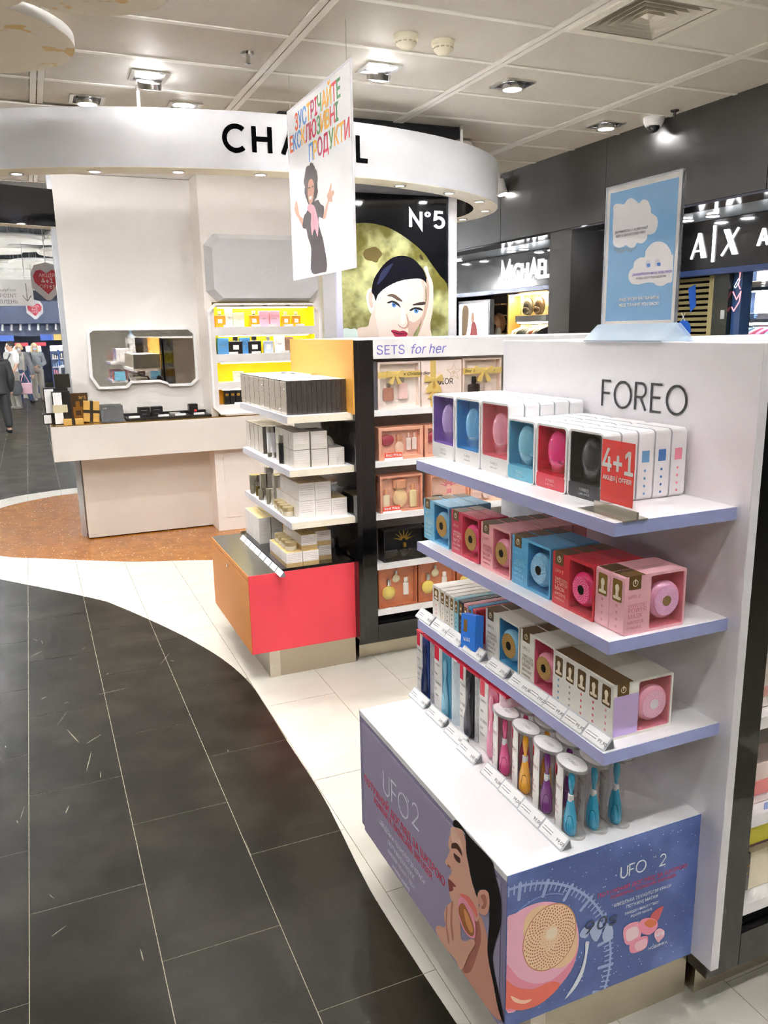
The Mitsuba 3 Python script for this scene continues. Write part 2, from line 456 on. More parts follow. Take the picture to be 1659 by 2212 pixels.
PETAL = mat("petal", .5, tex=petal_tex)
for (x, y, r, z, lb) in [(-.15, 4.22, .48, 3.2, "large cream ceiling disc with golden flower stains, lowest at top left"), (.31, 3.43, .33, 3.2, "cream ceiling disc cut by the top edge of the picture"),
                         (-.16, 3.58, .3, 3.2, "cream ceiling disc in the top left corner")]:
    k = thing("ceiling_disc", lb, "ceiling disc", "hanging ceiling discs")
    part(k, "face", lathe([(0, 0), (r - .002, 0), (r - .002, .004), (0, .004)], 72), PETAL, 40, M=at(x, y, z))
    part(k, "rim", lathe([(r - .04, .004), (r, .001), (r, .045), (r - .04, .045), (r - .04, .004)], 72), mat("e4e2e0", .5), 40, M=at(x, y, z))
    part(k, "hanger", rod((x, y, z + .02), (x, y, CEIL), .008), CHROME)

# ================================================================== END-CAP DISPLAY STANDS AND GONDOLAS
LAV = mat("9aa2cf", 0.5); LAVS = mat("a3a3cd", 0.5); PURP = mat("86809c", 0.45)
SHELFTOP = mat("f1eff1", 0.35)


def shelf(parent, x0, x1, y0, y1, z, th, top, front, side):
    k = part(parent, "shelf", bx(x0 + .002, x1, y0 + .002, y1 - .002, z - th, z, .0008), top)
    put(f"{k}__front_edge", bx(x0 + .0022, x1, y0, y0 + .0018, z - th, z - .0006), front)
    put(f"{k}__side_edge", bx(x0, x0 + .0018, y0, y1, z - th, z - .0006), side)




def nebula_tex(p, n, uv):
    a = mikit.fbm(p.x * 6 + 2, p.z * 6, 4, 4)
    return mikit.mix(lin("3f5490"), lin("6076b4"), mikit.smoothstep(.3, .75, a))


# --- the near white and lavender stand
SH = [1.506, 1.214, 0.921]
fs = thing("end_cap_display", "white end-of-aisle display stand with lavender shelf edges and a blue space poster", "display stand")
part(fs, "back_panel", bx(1.575, 1.6045, 1.408, 2.554, 0.178, 1.905, .0015), mat("e9e6ea", .4))
m = on(strokes("FOREO", .075, .0062, .0015, gap=.13), (1.5735, 1.985, 1.716), FACE_X)
part(fs, "lettering", m, mat("17161a", .4), label="thin black capital letters at the top of the panel")
for z in SH:
    shelf(fs, 1.198, 1.575, 1.448, 2.503, z, .033, SHELFTOP, LAV, LAVS)
cab = part(fs, "cabinet", bx(.956, 1.574, 1.488, 2.474, .18, .610), mat("7d7893", .5))
part(fs, "cabinet_top", bx(.95, 1.575, 1.486, 2.476, .610, .6295, .001), SHELFTOP)
for a in ((1.487, 1.512, .176, .610), (2.452, 2.475, .176, .610), (1.512, 2.452, .596, .610)):
    part(fs, "cabinet_frame", bx(.951, .957, a[0], a[1], a[2], a[3]), PURP)
part(fs, "cabinet_door", bx(.950, .956, 1.515, 2.449, .162, .593, .0006), mat("9a90a9", .42), label="purple door with a printed advertisement")
part(fs, "front_board", bx(.951, 1.575, 1.4845, 1.488, .176, .6285), mat("nebula", .4, tex=nebula_tex), label="blue printed front board")
part(fs, "plinth", bx(1.06, 1.604, 1.526, 2.44, .0, .178), STEEL, label="brushed steel plinth")
part(fs, "plinth_corner", bx(1.058, 1.105, 1.5235, 1.526, .0, .178), mat("d6cfc0", .25, .9))

# --- the black gondola behind it


def gondola(name, label, x0, x1, y0, y1, header):
    g = thing(name, label, "shelving unit")
    d = .01
    part(g, "side_frame", bx(x0, x0 + .125, y0, y1, .105, 1.895, .002), BLACKG)
    part(g, "side_frame", bx(x1 - .125, x1, y0, y1, .105, 1.895, .002), BLACKG)
    part(g, "bottom_rail", bx(x0 + .125, x1 - .125, y0, y0 + .03, .105, .215), BLACKG)
    part(g, "back_board", bx(x0 + .125, x1 - .125, (y0 + y1) / 2 - .02, (y0 + y1) / 2 + .02, .2, 1.88), mat("cfc4bd", .5))
    part(g, "floor_board", bx(x0 + .125, x1 - .125, y0 + .03, y1, .2, .225), BLACKM)
    for z in (1.503, 1.207, .894, .589, .302):
        k = part(g, "shelf", bx(x0 + .126, x1 - .126, y0 + .012, (y0 + y1) / 2 - .02, z - .026, z, .001), WHITE)
        put(f"{k}__price_rail", bx(x0 + .126, x1 - .126, y0 + .006, y0 + .012, z - .034, z + .002), WHITE)
    part(g, "plinth", bx(x0 + .02, x1 - .02, y0 + .06, y1 - .06, 0, .106), STEEL, label="brushed steel plinth")
    return g


g2 = gondola("shelving_unit", "black gift set shelving unit behind the red and orange stand", 1.64, 4.0, 4.235, 5.35, True)
h = part(g2, "header", bx(1.765, 3.95, 4.24, 4.30, 1.792, 1.888), WHITE, label="white lit header with pale lilac lettering")
g2m = mat("8781c4", .5)
for x in (1.785, 2.83):
    part(g2, "header_lettering", on(cat(text("SETS", .052, .0012, sx=1.0), text("for her", .052, .0012, shear=.25).apply_translation([.21, 0, 0])), (x, 4.2395, 1.815), FACE_Y), g2m)
part(g2, "top_board", bx(1.64, 4.0, 4.24, 5.35, 1.888, 1.9), WHITE)
g1 = gondola("shelving_unit", "black shelving unit joined to the right of the white and lavender stand", 1.606, 3.7, 1.45, 2.5, False)
part(g1, "top_board", bx(1.606, 3.7, 1.45, 2.56, 1.895, 1.905), WHITE)

# --- the red and orange stand
ORG = mat("df8d3c", .5); RED = mat("e8434f", .5)
rs = thing("end_cap_display", "end-of-aisle stand with a red front, orange sides and white shelves", "display stand")
dx, dy = .03, 2.714
part(rs, "back_panel", bx(1.605, 1.6345, 4.128, 5.268, .178, 1.897, .0015), BLACKG)
part(rs, "header_board", bx(1.597, 1.605, 4.128, 5.268, 1.5, 1.902), mat("dc9c42", .5), label="yellow upper board")
for z in SH:
    shelf(rs, 1.228, 1.605, 4.162, 5.217, z, .038, SHELFTOP, CREAM, mat("c9c7cf", .4))
part(rs, "cabinet", bx(.985, 1.603, 4.206, 5.188, .18, .632), mat("8a4a28", .6))
part(rs, "cabinet_top", bx(.982, 1.603, 4.203, 5.19, .632, .6385), mat("565349", .16, .5), label="glossy dark metallic top")
part(rs, "front_board", bx(.980, 1.605, 4.198, 4.205, .178, .6385), RED, label="red front board")
part(rs, "side_rail", bx(.978, .985, 4.205, 5.19, .610, .637), ORG)
part(rs, "side_door", bx(.978, .985, 4.205, 5.19, .178, .606), ORG, label="orange side door")
kk = part(rs, "lock", lathe([(0, 0), (.011, 0), (.011, .006), (0, .006)], 16, "x"), CHROME, 40, M=T().translate([.972, 4.72, .565]))
part(rs, "plinth", bx(1.09, 1.62, 4.25, 5.12, .0, .18), STEEL, label="brushed steel plinth")
part(rs, "plinth_corner", bx(1.088, 1.15, 4.246, 4.25, .0, .18), mat("d6cfc0", .3, .9))

# ================================================================== PRINTED ARTWORK (outlines on each board's own plane, in tenths of a millimetre)
ART_MOON = {
    'moon': [(21700,26771),(22303,27013),(22874,27115),(23704,27171),(24604,27088),(25513,26861),(26498,26403),(27497,25791),(28308,25166),(28992,24350),(29686,23523),(30425,22441),(30428,18500),(21485,18691)],
    'hair': [(23972,22481),(24130,23122),(24537,23764),(25141,24410),(25876,24828),(26679,24912),(27351,24737),(27891,24334),(28299,23866),(28502,23273),(28500,22915),(28363,23093),(27883,23280),(26792,23201),(25982,23006),(25309,22709),(24773,22366),(24422,22014),(24276,21632),(24139,22014),(23949,22306)],
    'face': [(24404,22073),(24774,22425),(25445,22839),(26117,23078),(26793,23248),(27473,23313),(28020,23269),(28397,23064),(28440,22195),(28408,21533),(28221,20687),(27938,19960),(27573,19417),(27257,18996),(27080,18572),(24700,18622),(24451,19527),(24236,20363),(24231,21073),(24276,21662)],
    'neck': [(24274,21544),(23948,20780),(23703,20132),(23563,19778),(22741,19613),(22651,18666),(24969,18617),(24519,19586),(24271,20481)],
    'ear': [(23575,22247),(23791,22539),(24051,22493),(24205,22014),(24260,21485),(24085,21015),(23894,20721),(23690,21017),(23539,21546),(23503,21956)],
    'earin': [(23715,22072),(23916,22306),(24055,22072),(23967,21662),(24058,21310),(23923,21134),(23764,21370)],
    'hand': [(28300,24044),(28494,24207),(28645,24108),(28746,23693),(29021,23098),(29109,22498),(29090,21167),(28939,20376),(28830,19704),(28931,18532),(27773,18557),(27992,19777),(28221,20687),(28492,21593),(28511,22496),(28411,23034),(28605,23244),(28449,23690)],
    'handshade': [(28501,23154),(28626,23215),(28775,22496),(28700,21532),(28486,20684),(28167,19896),(27848,19107),(27957,19716),(28221,20687),(28492,21593),(28532,22496)],
    'browl': [(25197,22014),(25700,22144),(26301,21806),(26487,21586),(26096,21658),(25630,21914)],
    'browr': [(27302,21320),(27730,21487),(28366,21557),(28337,21340),(27797,21306)],
    'eyel': [(25288,21494),(25691,21564),(26092,21390),(26265,21151),(25818,21082),(25485,21256)],
    'eyer': [(27174,20906),(27519,21066),(27933,21003),(28126,20869),(27722,20642),(27379,20742)],
    'lashl': [(25188,21506),(25626,21659),(26094,21492),(26319,21145),(26057,21301),(25657,21517),(25354,21452)],
    'lashr': [(27072,20967),(27520,21162),(28003,21100),(28223,20917),(27932,20943),(27519,21018),(27209,20887)],
    'nose': [(26071,19936),(26340,19727),(26612,19663),(26833,19841),(26878,20094),(26762,20698),(26995,20214),(26956,19730),(26611,19554),(26204,19705)],
    'noselight': [(26426,21060),(26630,21059),(26688,20217),(26479,19918),(26311,20101)],
    'lips': [(25481,19439),(25793,19494),(26199,19379),(26541,19422),(26895,19215),(26741,18975),(26329,18916),(25853,18973),(25653,19207)],
    'lipline': [(25481,19439),(25926,19293),(26401,19224),(26895,19215),(26400,19133),(25924,19190)],
    'cheek': [(27029,20153),(27440,20027),(27997,20385),(28221,20687),(27938,19899),(27502,19296),(27080,18572),(26770,18578),(26950,19245),(26921,19670)],
    'temple': [(28087,23091),(28397,23064),(28440,22195),(28394,21533),(28227,21533),(28289,22375)],
    'lace': [(21608,19571),(21901,19684),(22221,19591),(22547,19645),(22735,19376),(22716,18665),(21549,18690)],
    'spot1': [(23331,25010),(23531,25299),(23986,25452),(24312,25516),(24698,25267),(24856,24982),(24621,24690),(24419,24399),(23965,24507),(23515,24614)],
    'spot2': [(27931,24953),(28102,25044),(28237,24841),(28270,24664),(28065,24690)],
    'spot3': [(25957,25755),(26491,25912),(27226,25727),(27765,25447),(27222,25319),(26552,25479)],
    'spot4': [(23756,23871),(24150,24049),(24440,23821),(24142,23644)],
    'spot5': [(21630,23447),(22021,23793),(22396,23568),(22574,23053),(22177,22591),(21736,22761)],
    'shine': [(24800,23767),(25335,24181),(25736,24361),(25463,23891),(25056,23362),(24518,22834),(24422,22950)],
}
ART_PROFILE = {
    'hair': [(17620,6148),(17388,6289),(16682,6225),(15604,6260),(15437,6026),(15151,5578),(15091,5189),(15125,4639),(15382,3859),(15443,3310),(15143,2647),(14909,2163),(14881,1935),(15128,2105),(15444,2757),(15644,3146),(15729,3538),(15668,4224),(15657,4727),(15649,5045),(15803,5158),(16107,5031),(16261,4832),(16298,4668),(16583,4971),(16751,5316),(16903,5674),(16941,6107),(17175,6166),(17620,5980)],
    'face': [(17620,5980),(17848,5538),(17937,5195),(17847,5062),(18000,4769),(18138,4508),(18046,4472),(17819,4527),(17729,4467),(17899,4181),(17936,4034),(17863,3962),(17817,3896),(17862,3742),(17844,3607),(17726,3520),(17414,3576),(17153,3623),(16815,3777),(16567,3821),(16246,3969),(16216,4544),(16299,4759),(16584,5017),(16769,5442),(16906,5901),(17175,6166)],
    'neck': [(16408,4034),(16092,4223),(15814,3930),(15691,3568),(15489,3043),(15173,2390),(15033,1866),(15884,1622),(16704,1542),(17137,1675),(16884,2376),(16476,3182),(16322,3725)],
    'neckshade': [(16482,3603),(16287,4031),(16125,3875),(16079,3493),(16307,2794),(16626,2050),(17006,1733),(16799,2396),(16436,3214)],
    'ear': [(16217,4589),(16260,4787),(16069,5049),(15766,5228),(15649,5045),(15680,4755),(15826,4467),(16094,4291),(16292,4305),(16137,4510)],
    'earin': [(16104,4853),(15876,5038),(15781,4860),(15905,4589),(16059,4522),(15947,4740)],
    'hand': [(17331,4167),(17504,3899),(17726,3496),(18045,3114),(18186,2709),(18120,2352),(18620,2023),(18720,1738),(18427,1652),(18045,1644),(17493,1733),(17137,1675),(16716,2511),(16433,3026),(16378,3211),(16558,3165),(16889,2834),(17145,2706),(17192,3061),(17281,3383),(17328,3736),(17226,4097)],
    'fing1': [(17726,3471),(17636,3512),(17679,2889),(17586,2362),(17695,2277),(17787,2807)],
    'fing2': [(18045,3064),(17971,3119),(17999,2546),(17841,2062),(17933,1989),(18083,2483)],
    'device': [(17285,3911),(17157,4061),(16887,4151),(16554,4065),(16355,3793),(16349,3413),(16477,3243),(16807,3105),(17150,3190),(17326,3447)],
    'grid': [(17241,3741),(17028,3944),(16733,3886),(16484,3696),(16415,3466),(16559,3250),(16893,3169),(17177,3340),(17300,3490)],
    'gridlite': [(16984,3795),(16774,3808),(16548,3647),(16480,3463),(16643,3337),(16896,3479)],
    'brow': [(17705,5391),(17426,5569),(17186,5514),(17126,5367),(17253,5391),(17469,5378),(17731,5222)],
    'eye': [(17598,5152),(17407,5197),(17235,5216),(17251,5065),(17440,5005),(17580,5036)],
    'lips': [(17936,4092),(17638,4167),(17470,4164),(17665,4018),(17629,3946),(17844,3745),(17899,3853)],
    'blush': [(17243,4095),(16739,4361),(16331,4276),(16287,4031),(16571,4099),(16903,4092)],
    'nostril': [(17991,4533),(17846,4581),(17792,4545),(17936,4482)],
    'glow': [(17795,5807),(17515,5979),(17171,5732),(17043,5537),(17341,5624),(17688,5449)],
}
ART_ROCKET = {
    'body': [(9440,4883),(9773,5160),(10283,5250),(10809,5145),(11357,4777),(11653,4217),(11748,3547),(11596,2958),(11173,2471),(10637,2222),(10048,2243),(9485,2454)],
    'bodydark': [(9461,3758),(9921,3168),(10458,2802),(10999,2754),(11535,3089),(11713,3452),(11598,2903),(11174,2443),(10638,2194),(10049,2205),(9485,2433)],
    'red': [(9469,3279),(9822,2943),(10355,2682),(10892,2698),(11184,2466),(10639,2140),(10051,2150),(9679,2339),(9484,2470)],
    'gloss': [(9671,2739),(9990,2480),(10310,2379),(10099,2329),(9779,2511)],
    'disc': [(9991,4589),(10084,4963),(10390,5138),(10812,5047),(11249,4772),(11569,4246),(11702,3723),(11664,3310),(11426,3049),(11042,3059),(10602,3357),(10244,3830),(10051,4261)],
    'core': [(10646,4462),(10829,4564),(11047,4427),(11193,4115),(11120,3905),(10904,3930),(10709,4155)],
    'needle': [(11961,3524),(12075,3483),(12045,3170),(11947,2609),(11711,2207),(11358,1962),(11676,2385),(11882,2797),(11965,3199)],
    'bub1': [(11778,3882),(11883,4004),(12006,3988),(12071,3805),(12010,3667),(11870,3690),(11771,3778)],
    'bub2': [(12085,3854),(12218,4021),(12386,4026),(12508,3866),(12465,3613),(12332,3417),(12184,3551)],
    'bub3': [(12523,3592),(12626,3799),(12767,3830),(12868,3579),(12852,3340),(12654,3275),(12531,3427)],
    'card': [(13232,3517),(13720,3544),(13833,3018),(13361,2938)],
    'cardin': [(13333,3394),(13675,3417),(13750,3092),(13402,3039)],
    'mini': [(13727,3443),(13866,3587),(14141,3531),(14398,3332),(14397,3098),(14148,2990),(13866,3145)],
    'minigold': [(13937,3425),(14112,3502),(14353,3364),(14332,3232),(14132,3218)],
    'trail': [(14141,3520),(14280,3694),(14580,3759),(14534,3552),(14398,3332)],
    'boxp': [(13501,2970),(14058,2983),(14042,2596),(13548,2608)],
    'boxw': [(13674,2880),(14046,2898),(14041,2619),(13708,2628)],
    'balloon': [(14313,2903),(14358,3044),(14509,3070),(14673,2934),(14686,2760),(14553,2649),(14493,2614),(14413,2710)],
}
ART_HOSTESS = {
    'hair': [(46760,28158),(46472,28471),(46091,28487),(45708,28572),(45181,28381),(45072,28227),(44776,27987),(44671,27647),(44840,27404),(44735,27062),(44905,26816),(45287,26652),(45641,26452),(46219,26645),(46570,26892),(46864,27330),(46772,27598),(47030,27865)],
    'face': [(46081,27795),(45525,27776),(45237,27412),(45340,26990),(45564,26636),(46007,26520),(46302,26741),(46443,27154),(46339,27531)],
    'dress': [(46755,26179),(46245,26423),(45299,26543),(44664,26563),(44252,26287),(43720,26053),(43980,25536),(44582,25677),(44705,25362),(44400,24886),(43945,24179),(43657,22721),(46196,22810),(46140,24107),(46634,24789),(46924,25282),(47575,25461),(47265,26015)],
    'arml': [(47478,25432),(48272,26025),(48886,26398),(49002,26769),(48644,27085),(48373,26801),(48081,26224),(47436,25921),(47308,25674)],
    'armr': [(44015,25541),(43411,26064),(43084,26310),(43193,26563),(42840,26773),(42532,27078),(42454,26859),(42586,26672),(42195,26685),(42051,26508),(42384,26392),(42407,26146),(42944,26201),(43232,25827),(43521,25479)],
    'scarf': [(46505,26487),(46042,26536),(45324,26325),(44924,25831),(44711,25308),(44926,24655),(45418,25168),(45868,24811),(46043,25409),(45922,25959),(46458,26243)],
    'smile': [(46184,26937),(45716,26924),(45827,26773),(46088,26789)],
    'eyes': [(46199,27442),(45937,27423),(45944,27369),(46187,27384)],
    'eyes2': [(45603,27415),(45348,27397),(45354,27343),(45593,27347)],
    'scarfline': [(45634,26033),(45542,26021),(45418,25168),(45527,25180)],
}
ART_CLOUDS = {
    'sky': [(20270,23249),(17711,23234),(17693,19691),(20271,19694)],
    'cloud1': [(20273,22949),(20033,22967),(19839,22919),(19660,23027),(19476,23035),(19286,22929),(19190,22858),(19017,22932),(18814,22863),(18691,22675),(18657,22529),(18455,22418),(18368,22238),(18444,22020),(18633,21960),(18765,21969),(18778,21854),(18970,21758),(19176,21792),(19282,21694),(19467,21687),(19661,21781),(19753,21744),(19993,21737),(20216,21850),(20243,22036),(20280,22345),(20276,22709)],
    'cloud2': [(19488,20907),(19419,21053),(19286,21134),(19251,21281),(19030,21381),(18829,21379),(18797,21537),(18612,21693),(18315,21747),(18013,21649),(17810,21447),(17759,21331),(17705,21321),(17691,20678),(17843,20624),(18046,20555),(18261,20573),(18441,20658),(18706,20674),(19019,20644),(19298,20677),(19421,20766)],
    'sh1': [(20189,21755),(19893,21697),(19656,21705),(19418,21653),(19147,21716),(19411,21563),(19650,21629),(19836,21570),(20083,21638)],
    'eyea': [(18711,21185),(18592,21176),(18586,21106),(18650,21087),(18715,21121)],
    'eyeb': [(18302,21182),(18183,21173),(18177,21104),(18239,21086),(18306,21119)],
}


def art(parent, name, pts, face, plane, layer, m, sharp=False, clip=None, **kw):
    """One flat printed shape on a board; layer lifts it by a fifth of a millimetre at a time."""
    p = np.array(pts, float) / 10000
    if face is FACE_X:
        p[:, 0] *= -1
    g = Polygon(p).buffer(0) if sharp else smoothpoly(p, 4)
    if clip is not None:
        g = g.intersection(clip)
    o = (plane - .0002 * layer, 0, 0) if face is FACE_X else (0, plane - .0002 * layer, 0)
    return part(parent, name, on(ext(g, .00015), o, face), m, **kw)


def words(parent, t, h, origin, face, m, name="lettering", length=None, bold=False, depth=.0006, shear=0.0, layer=1):
    """A line of lettering on a board, fitted to a length."""
    me = text(t, h, depth, bold, shear=shear)
    if length:
        me.vertices[:, 0] *= length / (me.bounds[1, 0] - me.bounds[0, 0])
    return part(parent, name, on(me, origin, face), m)


SKIN = mat("d9a58c", .5); SKINL = mat("f3dccf", .45); INK = mat("120f14", .35); PINK = mat("f08fb2", .45)

# door of the white stand: profile of a woman with a pink device
A, X0 = ART_PROFILE, .9498
for nm, m, l in [("neck", mat("cf9580", .5), 1), ("neckshade", mat("a9695a", .5), 2), ("face", mat("dca892", .5), 3), ("glow", mat("eec2ae", .5), 4), ("blush", mat("e0766a", .5), 4), ("brow", mat("4a2a20", .5), 5), ("eye", mat("4a2a24", .5), 5),
                 ("nostril", mat("9c5a4c", .5), 5), ("lips", mat("8e4440", .5), 5), ("hair", INK, 5), ("ear", mat("d29a86", .5), 6), ("earin", mat("a96a58", .5), 7), ("hand", mat("dba790", .5), 7), ("fing1", mat("b97c69", .5), 8),
                 ("fing2", mat("b97c69", .5), 8), ("device", mat("ee9cb0", .45), 9), ("grid", mat("a8683f", .4), 10), ("gridlite", mat("d9955e", .4), 11)]:
    nn = {"fing1": "finger_crease", "fing2": "finger_crease", "earin": "ear_fold", "gridlite": "device_shine", "grid": "device_grid", "neckshade": "neck_tone", "glow": "forehead_tone"}.get(nm, nm)
    art(fs, f"cabinet_door__printed_{nn}", A[nm], FACE_X, X0 if nm != "hair" else X0, l, m, clip=sbox(-2.475, .165, -1.487, .6287))
RASP = mat("c2304f", .5); PALE = mat("e4e2ee", .5)
L = lambda *a, **k: words(fs, *a, name="cabinet_door__lettering", **k)
part(fs, "cabinet_door__lettering", on(strokes("UFO", .079, .006, .0005, gap=.06), (.9497, 2.262, .424), FACE_X), PALE)
part(fs, "cabinet_door__lettering", on(strokes("2", .079, .006, .0005), (.9497, 2.035, .442), FACE_X), PALE)
L("TM", .012, (.9497, 2.084, .497), FACE_X, PALE)
L("ПОТУЖНИЙ ДОГЛЯД ЗА ШКІРОЮ", .029, (.9497, 2.440, .365), FACE_X, RASP, length=.62)
L("POWERFUL SKINCARE INFUSER", .024, (.9497, 2.352, .331), FACE_X, RASP, length=.45)
L("ШВЕДСЬКА ТЕХНОЛОГІЯ КРАСИ", .018, (.9497, 2.309, .279), FACE_X, PALE, length=.36)
L("ПОТУЖНІ МАСКИ", .018, (.9497, 2.234, .243), FACE_X, PALE, length=.205)
L("SWEDISH BEAUTY TECH", .014, (.9497, 2.235, .210), FACE_X, PALE, length=.21)
L("POWER MASKS", .014, (.9497, 2.198, .174), FACE_X, PALE, length=.135)

# front board of the white stand: pink device in a starry sky
A, Y0 = ART_ROCKET, 1.4843
c2 = sbox(.9515, .1765, 1.5745, .628)


def ringarc(cx, cz, r0, r1, a0, a1):
    return Polygon(arc(cx, cz, r1, r1, a0, a1, 40) + arc(cx, cz, r0, r0, a1, a0, 40))


def flat(parent, name, poly, layer, m, plane=Y0, clip=c2, **kw):
    return part(parent, name, on(ext(poly.intersection(clip) if clip is not None else poly, .00015), (0, plane - .0002 * layer, 0), FACE_Y), m, **kw)


cxd, czd = .965, .272
PB = mat("93a3cb", .45)
RD = .322
dial = [ringarc(cxd, czd, RD - .007, RD, -20, 93)]
for k in range(38):
    a = math.radians(-19 + 3 * k); l = .022 if k % 5 else .04
    dial.append(LineString([(cxd + (RD - l) * math.cos(a), czd + (RD - l) * math.sin(a)), (cxd + (RD + .004) * math.cos(a), czd + (RD + .004) * math.sin(a))]).buffer(.0022 if k % 5 else .005))
flat(fs, "front_board__printed_dial", unary_union(dial), 1, PB)
flat(fs, "front_board__printed_ring", ringarc(1.055, .41, .128, .132, 60, 170), 1, mat("6f86bb", .45))
rs_ = random.Random(3)
flat(fs, "front_board__printed_star", unary_union([Point(rs_.uniform(.96, 1.57), rs_.uniform(.2, .62)).buffer(rs_.choice([.0006, .0008, .0011, .0017]), quad_segs=2) for _ in range(330)]), 1, mat("c9d3ea", .45), kind="stuff")
for nm, m, l, nn in [("red", mat("e8664f", .4), 2, "red_glow"), ("gloss", mat("ffd2b4", .4), 3, "red_shine"), ("body", mat("f3b2c6", .4), 3, "device_body"), ("bodydark", mat("e88aa0", .4), 4, "device_underside"), ("red", mat("ea6a55", .4), 5, "device_tip"), ("gloss", mat("ffc8a8", .4), 6, "tip_shine"), ("disc", mat("efc79c", .35), 5, "device_disc"),
                     ("needle", mat("e6eaf4", .4), 6, "needle"), ("bub1", mat("a9b8da", .3), 6, "numeral_bubble"), ("bub2", mat("a9b8da", .3), 6, "numeral_bubble"), ("bub3", mat("a9b8da", .3), 6, "numeral_bubble"),
                     ("trail", mat("c8555a", .4), 5, "trail"), ("card", mat("ee9fb4", .4), 6, "mask_card"), ("cardin", mat("f7d3dc", .4), 7, "mask_card_centre"), ("boxp", mat("ea92ab", .4), 7, "small_box"), ("boxw", mat("f6c0cd", .4), 8, "small_box_window"), ("mini", mat("ee90a8", .4), 8, "small_device"), ("minigold", mat("d8703f", .4), 9, "small_device_disc"), ("balloon", mat("efb9cc", .4), 9, "balloon")]:
    art(fs, f"front_board__printed_{nn}", A[nm], FACE_Y, Y0, l, m, clip=c2)
dots, lite = [], []
for k in range(1, 330):
    r = .0775 * math.sqrt(k / 330); a = k * 2.39996
    x, z = 1.0815 + r * math.cos(a), .4085 + r * 1.19 * math.sin(a)
    (lite if math.hypot(x - 1.087, z - .419) < .021 else dots).append(Point(x, z).buffer(.0024 if r > .03 else .0012, quad_segs=2))
flat(fs, "front_board__printed_disc_face", affinity.scale(Point(1.0815, .4085).buffer(.08), 1, 1.19), 6, mat("f2cfa6", .35))
flat(fs, "front_board__printed_dots", unary_union(dots), 7, mat("b05a30", .4), kind="stuff")
flat(fs, "front_board__printed_dots", unary_union(lite), 7, mat("fff3df", .4), kind="stuff")
flat(fs, "front_board__printed_disc_centre", Point(1.087, .419).buffer(.017), 6, mat("fbe9d0", .35))
flat(fs, "front_board__printed_disc_rim", affinity.scale(Point(1.0815, .4085).buffer(.083), 1, 1.19).difference(affinity.scale(Point(1.0815, .4085).buffer(.0795), 1, 1.19)), 6, mat("c98a62", .35))
W2 = mat("f3f4fa", .4); DEEP = mat("2a3350", .4)
F = lambda *a, **k: words(fs, *a, name="front_board__lettering", **k)
part(fs, "front_board__lettering", on(strokes("UFO", .034, .0036, .0008, gap=.04), (1.304, Y0, .511), FACE_Y), W2)
part(fs, "front_board__lettering", on(strokes("2", .034, .0036, .0008), (1.437, Y0, .508), FACE_Y), W2)
F("TM", .006, (1.41, Y0, .540), FACE_Y, W2)
F("90s", .036, (1.183, Y0 - .002, .378), FACE_Y, DEEP, length=.105, shear=.15)
F("ПОТУЖНИЙ ДОГЛЯД ЗА ШКІРОЮ", .0125, (1.229, Y0, .474), FACE_Y, RASP, length=.306)
F("POWERFUL SKINCARE INFUSER", .0095, (1.273, Y0, .457), FACE_Y, RASP, length=.222)
F("ШВЕДСЬКА ТЕХНОЛОГІЯ КРАСИ", .0095, (1.286, Y0, .429), FACE_Y, W2, length=.195)
F("ПОТУЖНІ МАСКИ", .0095, (1.328, Y0, .411), FACE_Y, W2, length=.108)
F("SWEDISH BEAUTY TECH", .0075, (1.325, Y0, .391), FACE_Y, W2, length=.116)
F("POWER MASKS", .0075, (1.346, Y0, .376), FACE_Y, W2, length=.072)
F("NEW", .0095, (1.4345, Y0 - .0018, .283), FACE_Y, W2, length=.032)
F("НОВИНКА", .0095, (1.416, Y0, .246), FACE_Y, W2, length=.066)

# hanging poster
hpst = thing("hanging_poster", "white hanging poster with rainbow Cyrillic letters and a woman in black dress and pink scarf", "poster")
pb = Polygon([(-4.99, 2.258), (-3.905, 2.25), (-3.942, 3.20), (-4.99, 3.228)])
part(hpst, "board", bx(1.5505, 1.556, 3.93, 4.975, 2.258, 3.22), mat("f4f2f6", .45))
for a in ((3.93, 4.975, 2.258, 2.268), (3.93, 4.975, 3.210, 3.22), (3.93, 3.938, 2.268, 3.21), (4.965, 4.975, 2.268, 3.21)):
    part(hpst, "frame", bx(1.548, 1.5585, *a), mat("e4e2e8", .35))
for y in (4.92, 3.99):
    part(hpst, "wire", rod((1.553, y, 3.22), (1.553, y, CEIL), .0016, 6), CHROME)
for nm, m, l, nn in [("arml", mat("d9a791", .5), 1, "arm"), ("armr", mat("d9a791", .5), 1, "arm"), ("dress", mat("3b3034", .5), 2, "dress"), ("hair", mat("33211c", .5), 3, "hair"), ("face", mat("c98f76", .5), 4, "face"), ("eyes", INK, 5, "eye"), ("eyes2", INK, 5, "eye"), ("smile", mat("f6ece6", .5), 5, "smile"),
                     ("scarf", mat("f2a9b8", .5), 5, "scarf"), ("scarfline", mat("d98598", .5), 6, "scarf_fold")]:
    if nm == "hair":
        hp_ = np.array(ART_HOSTESS["hair"], float) / 10000; hp_[:, 0] *= -1
        hg = smoothpoly(hp_, 4); g_ = random.Random(5); L_ = hg.exterior.length
        curls = unary_union([hg] + [hg.exterior.interpolate(L_ * q / 46).buffer(g_.uniform(.006, .013), quad_segs=3) for q in range(46)])
        part(hpst, "printed_hair", on(ext(curls, .00015), (1.5505 - .0002 * l, 0, 0), FACE_X), m)
        continue
    art(hpst, f"printed_{nn}", ART_HOSTESS[nm], FACE_X, 1.5505, l, m)
cols = [mat(c, .5) for c in ("e0683c", "f0b93a", "6f9b5a", "d94a58", "5f8fd0", "b8405e", "f0a93a", "5f9268", "6e9fdc", "d42f55", "f0b544")]
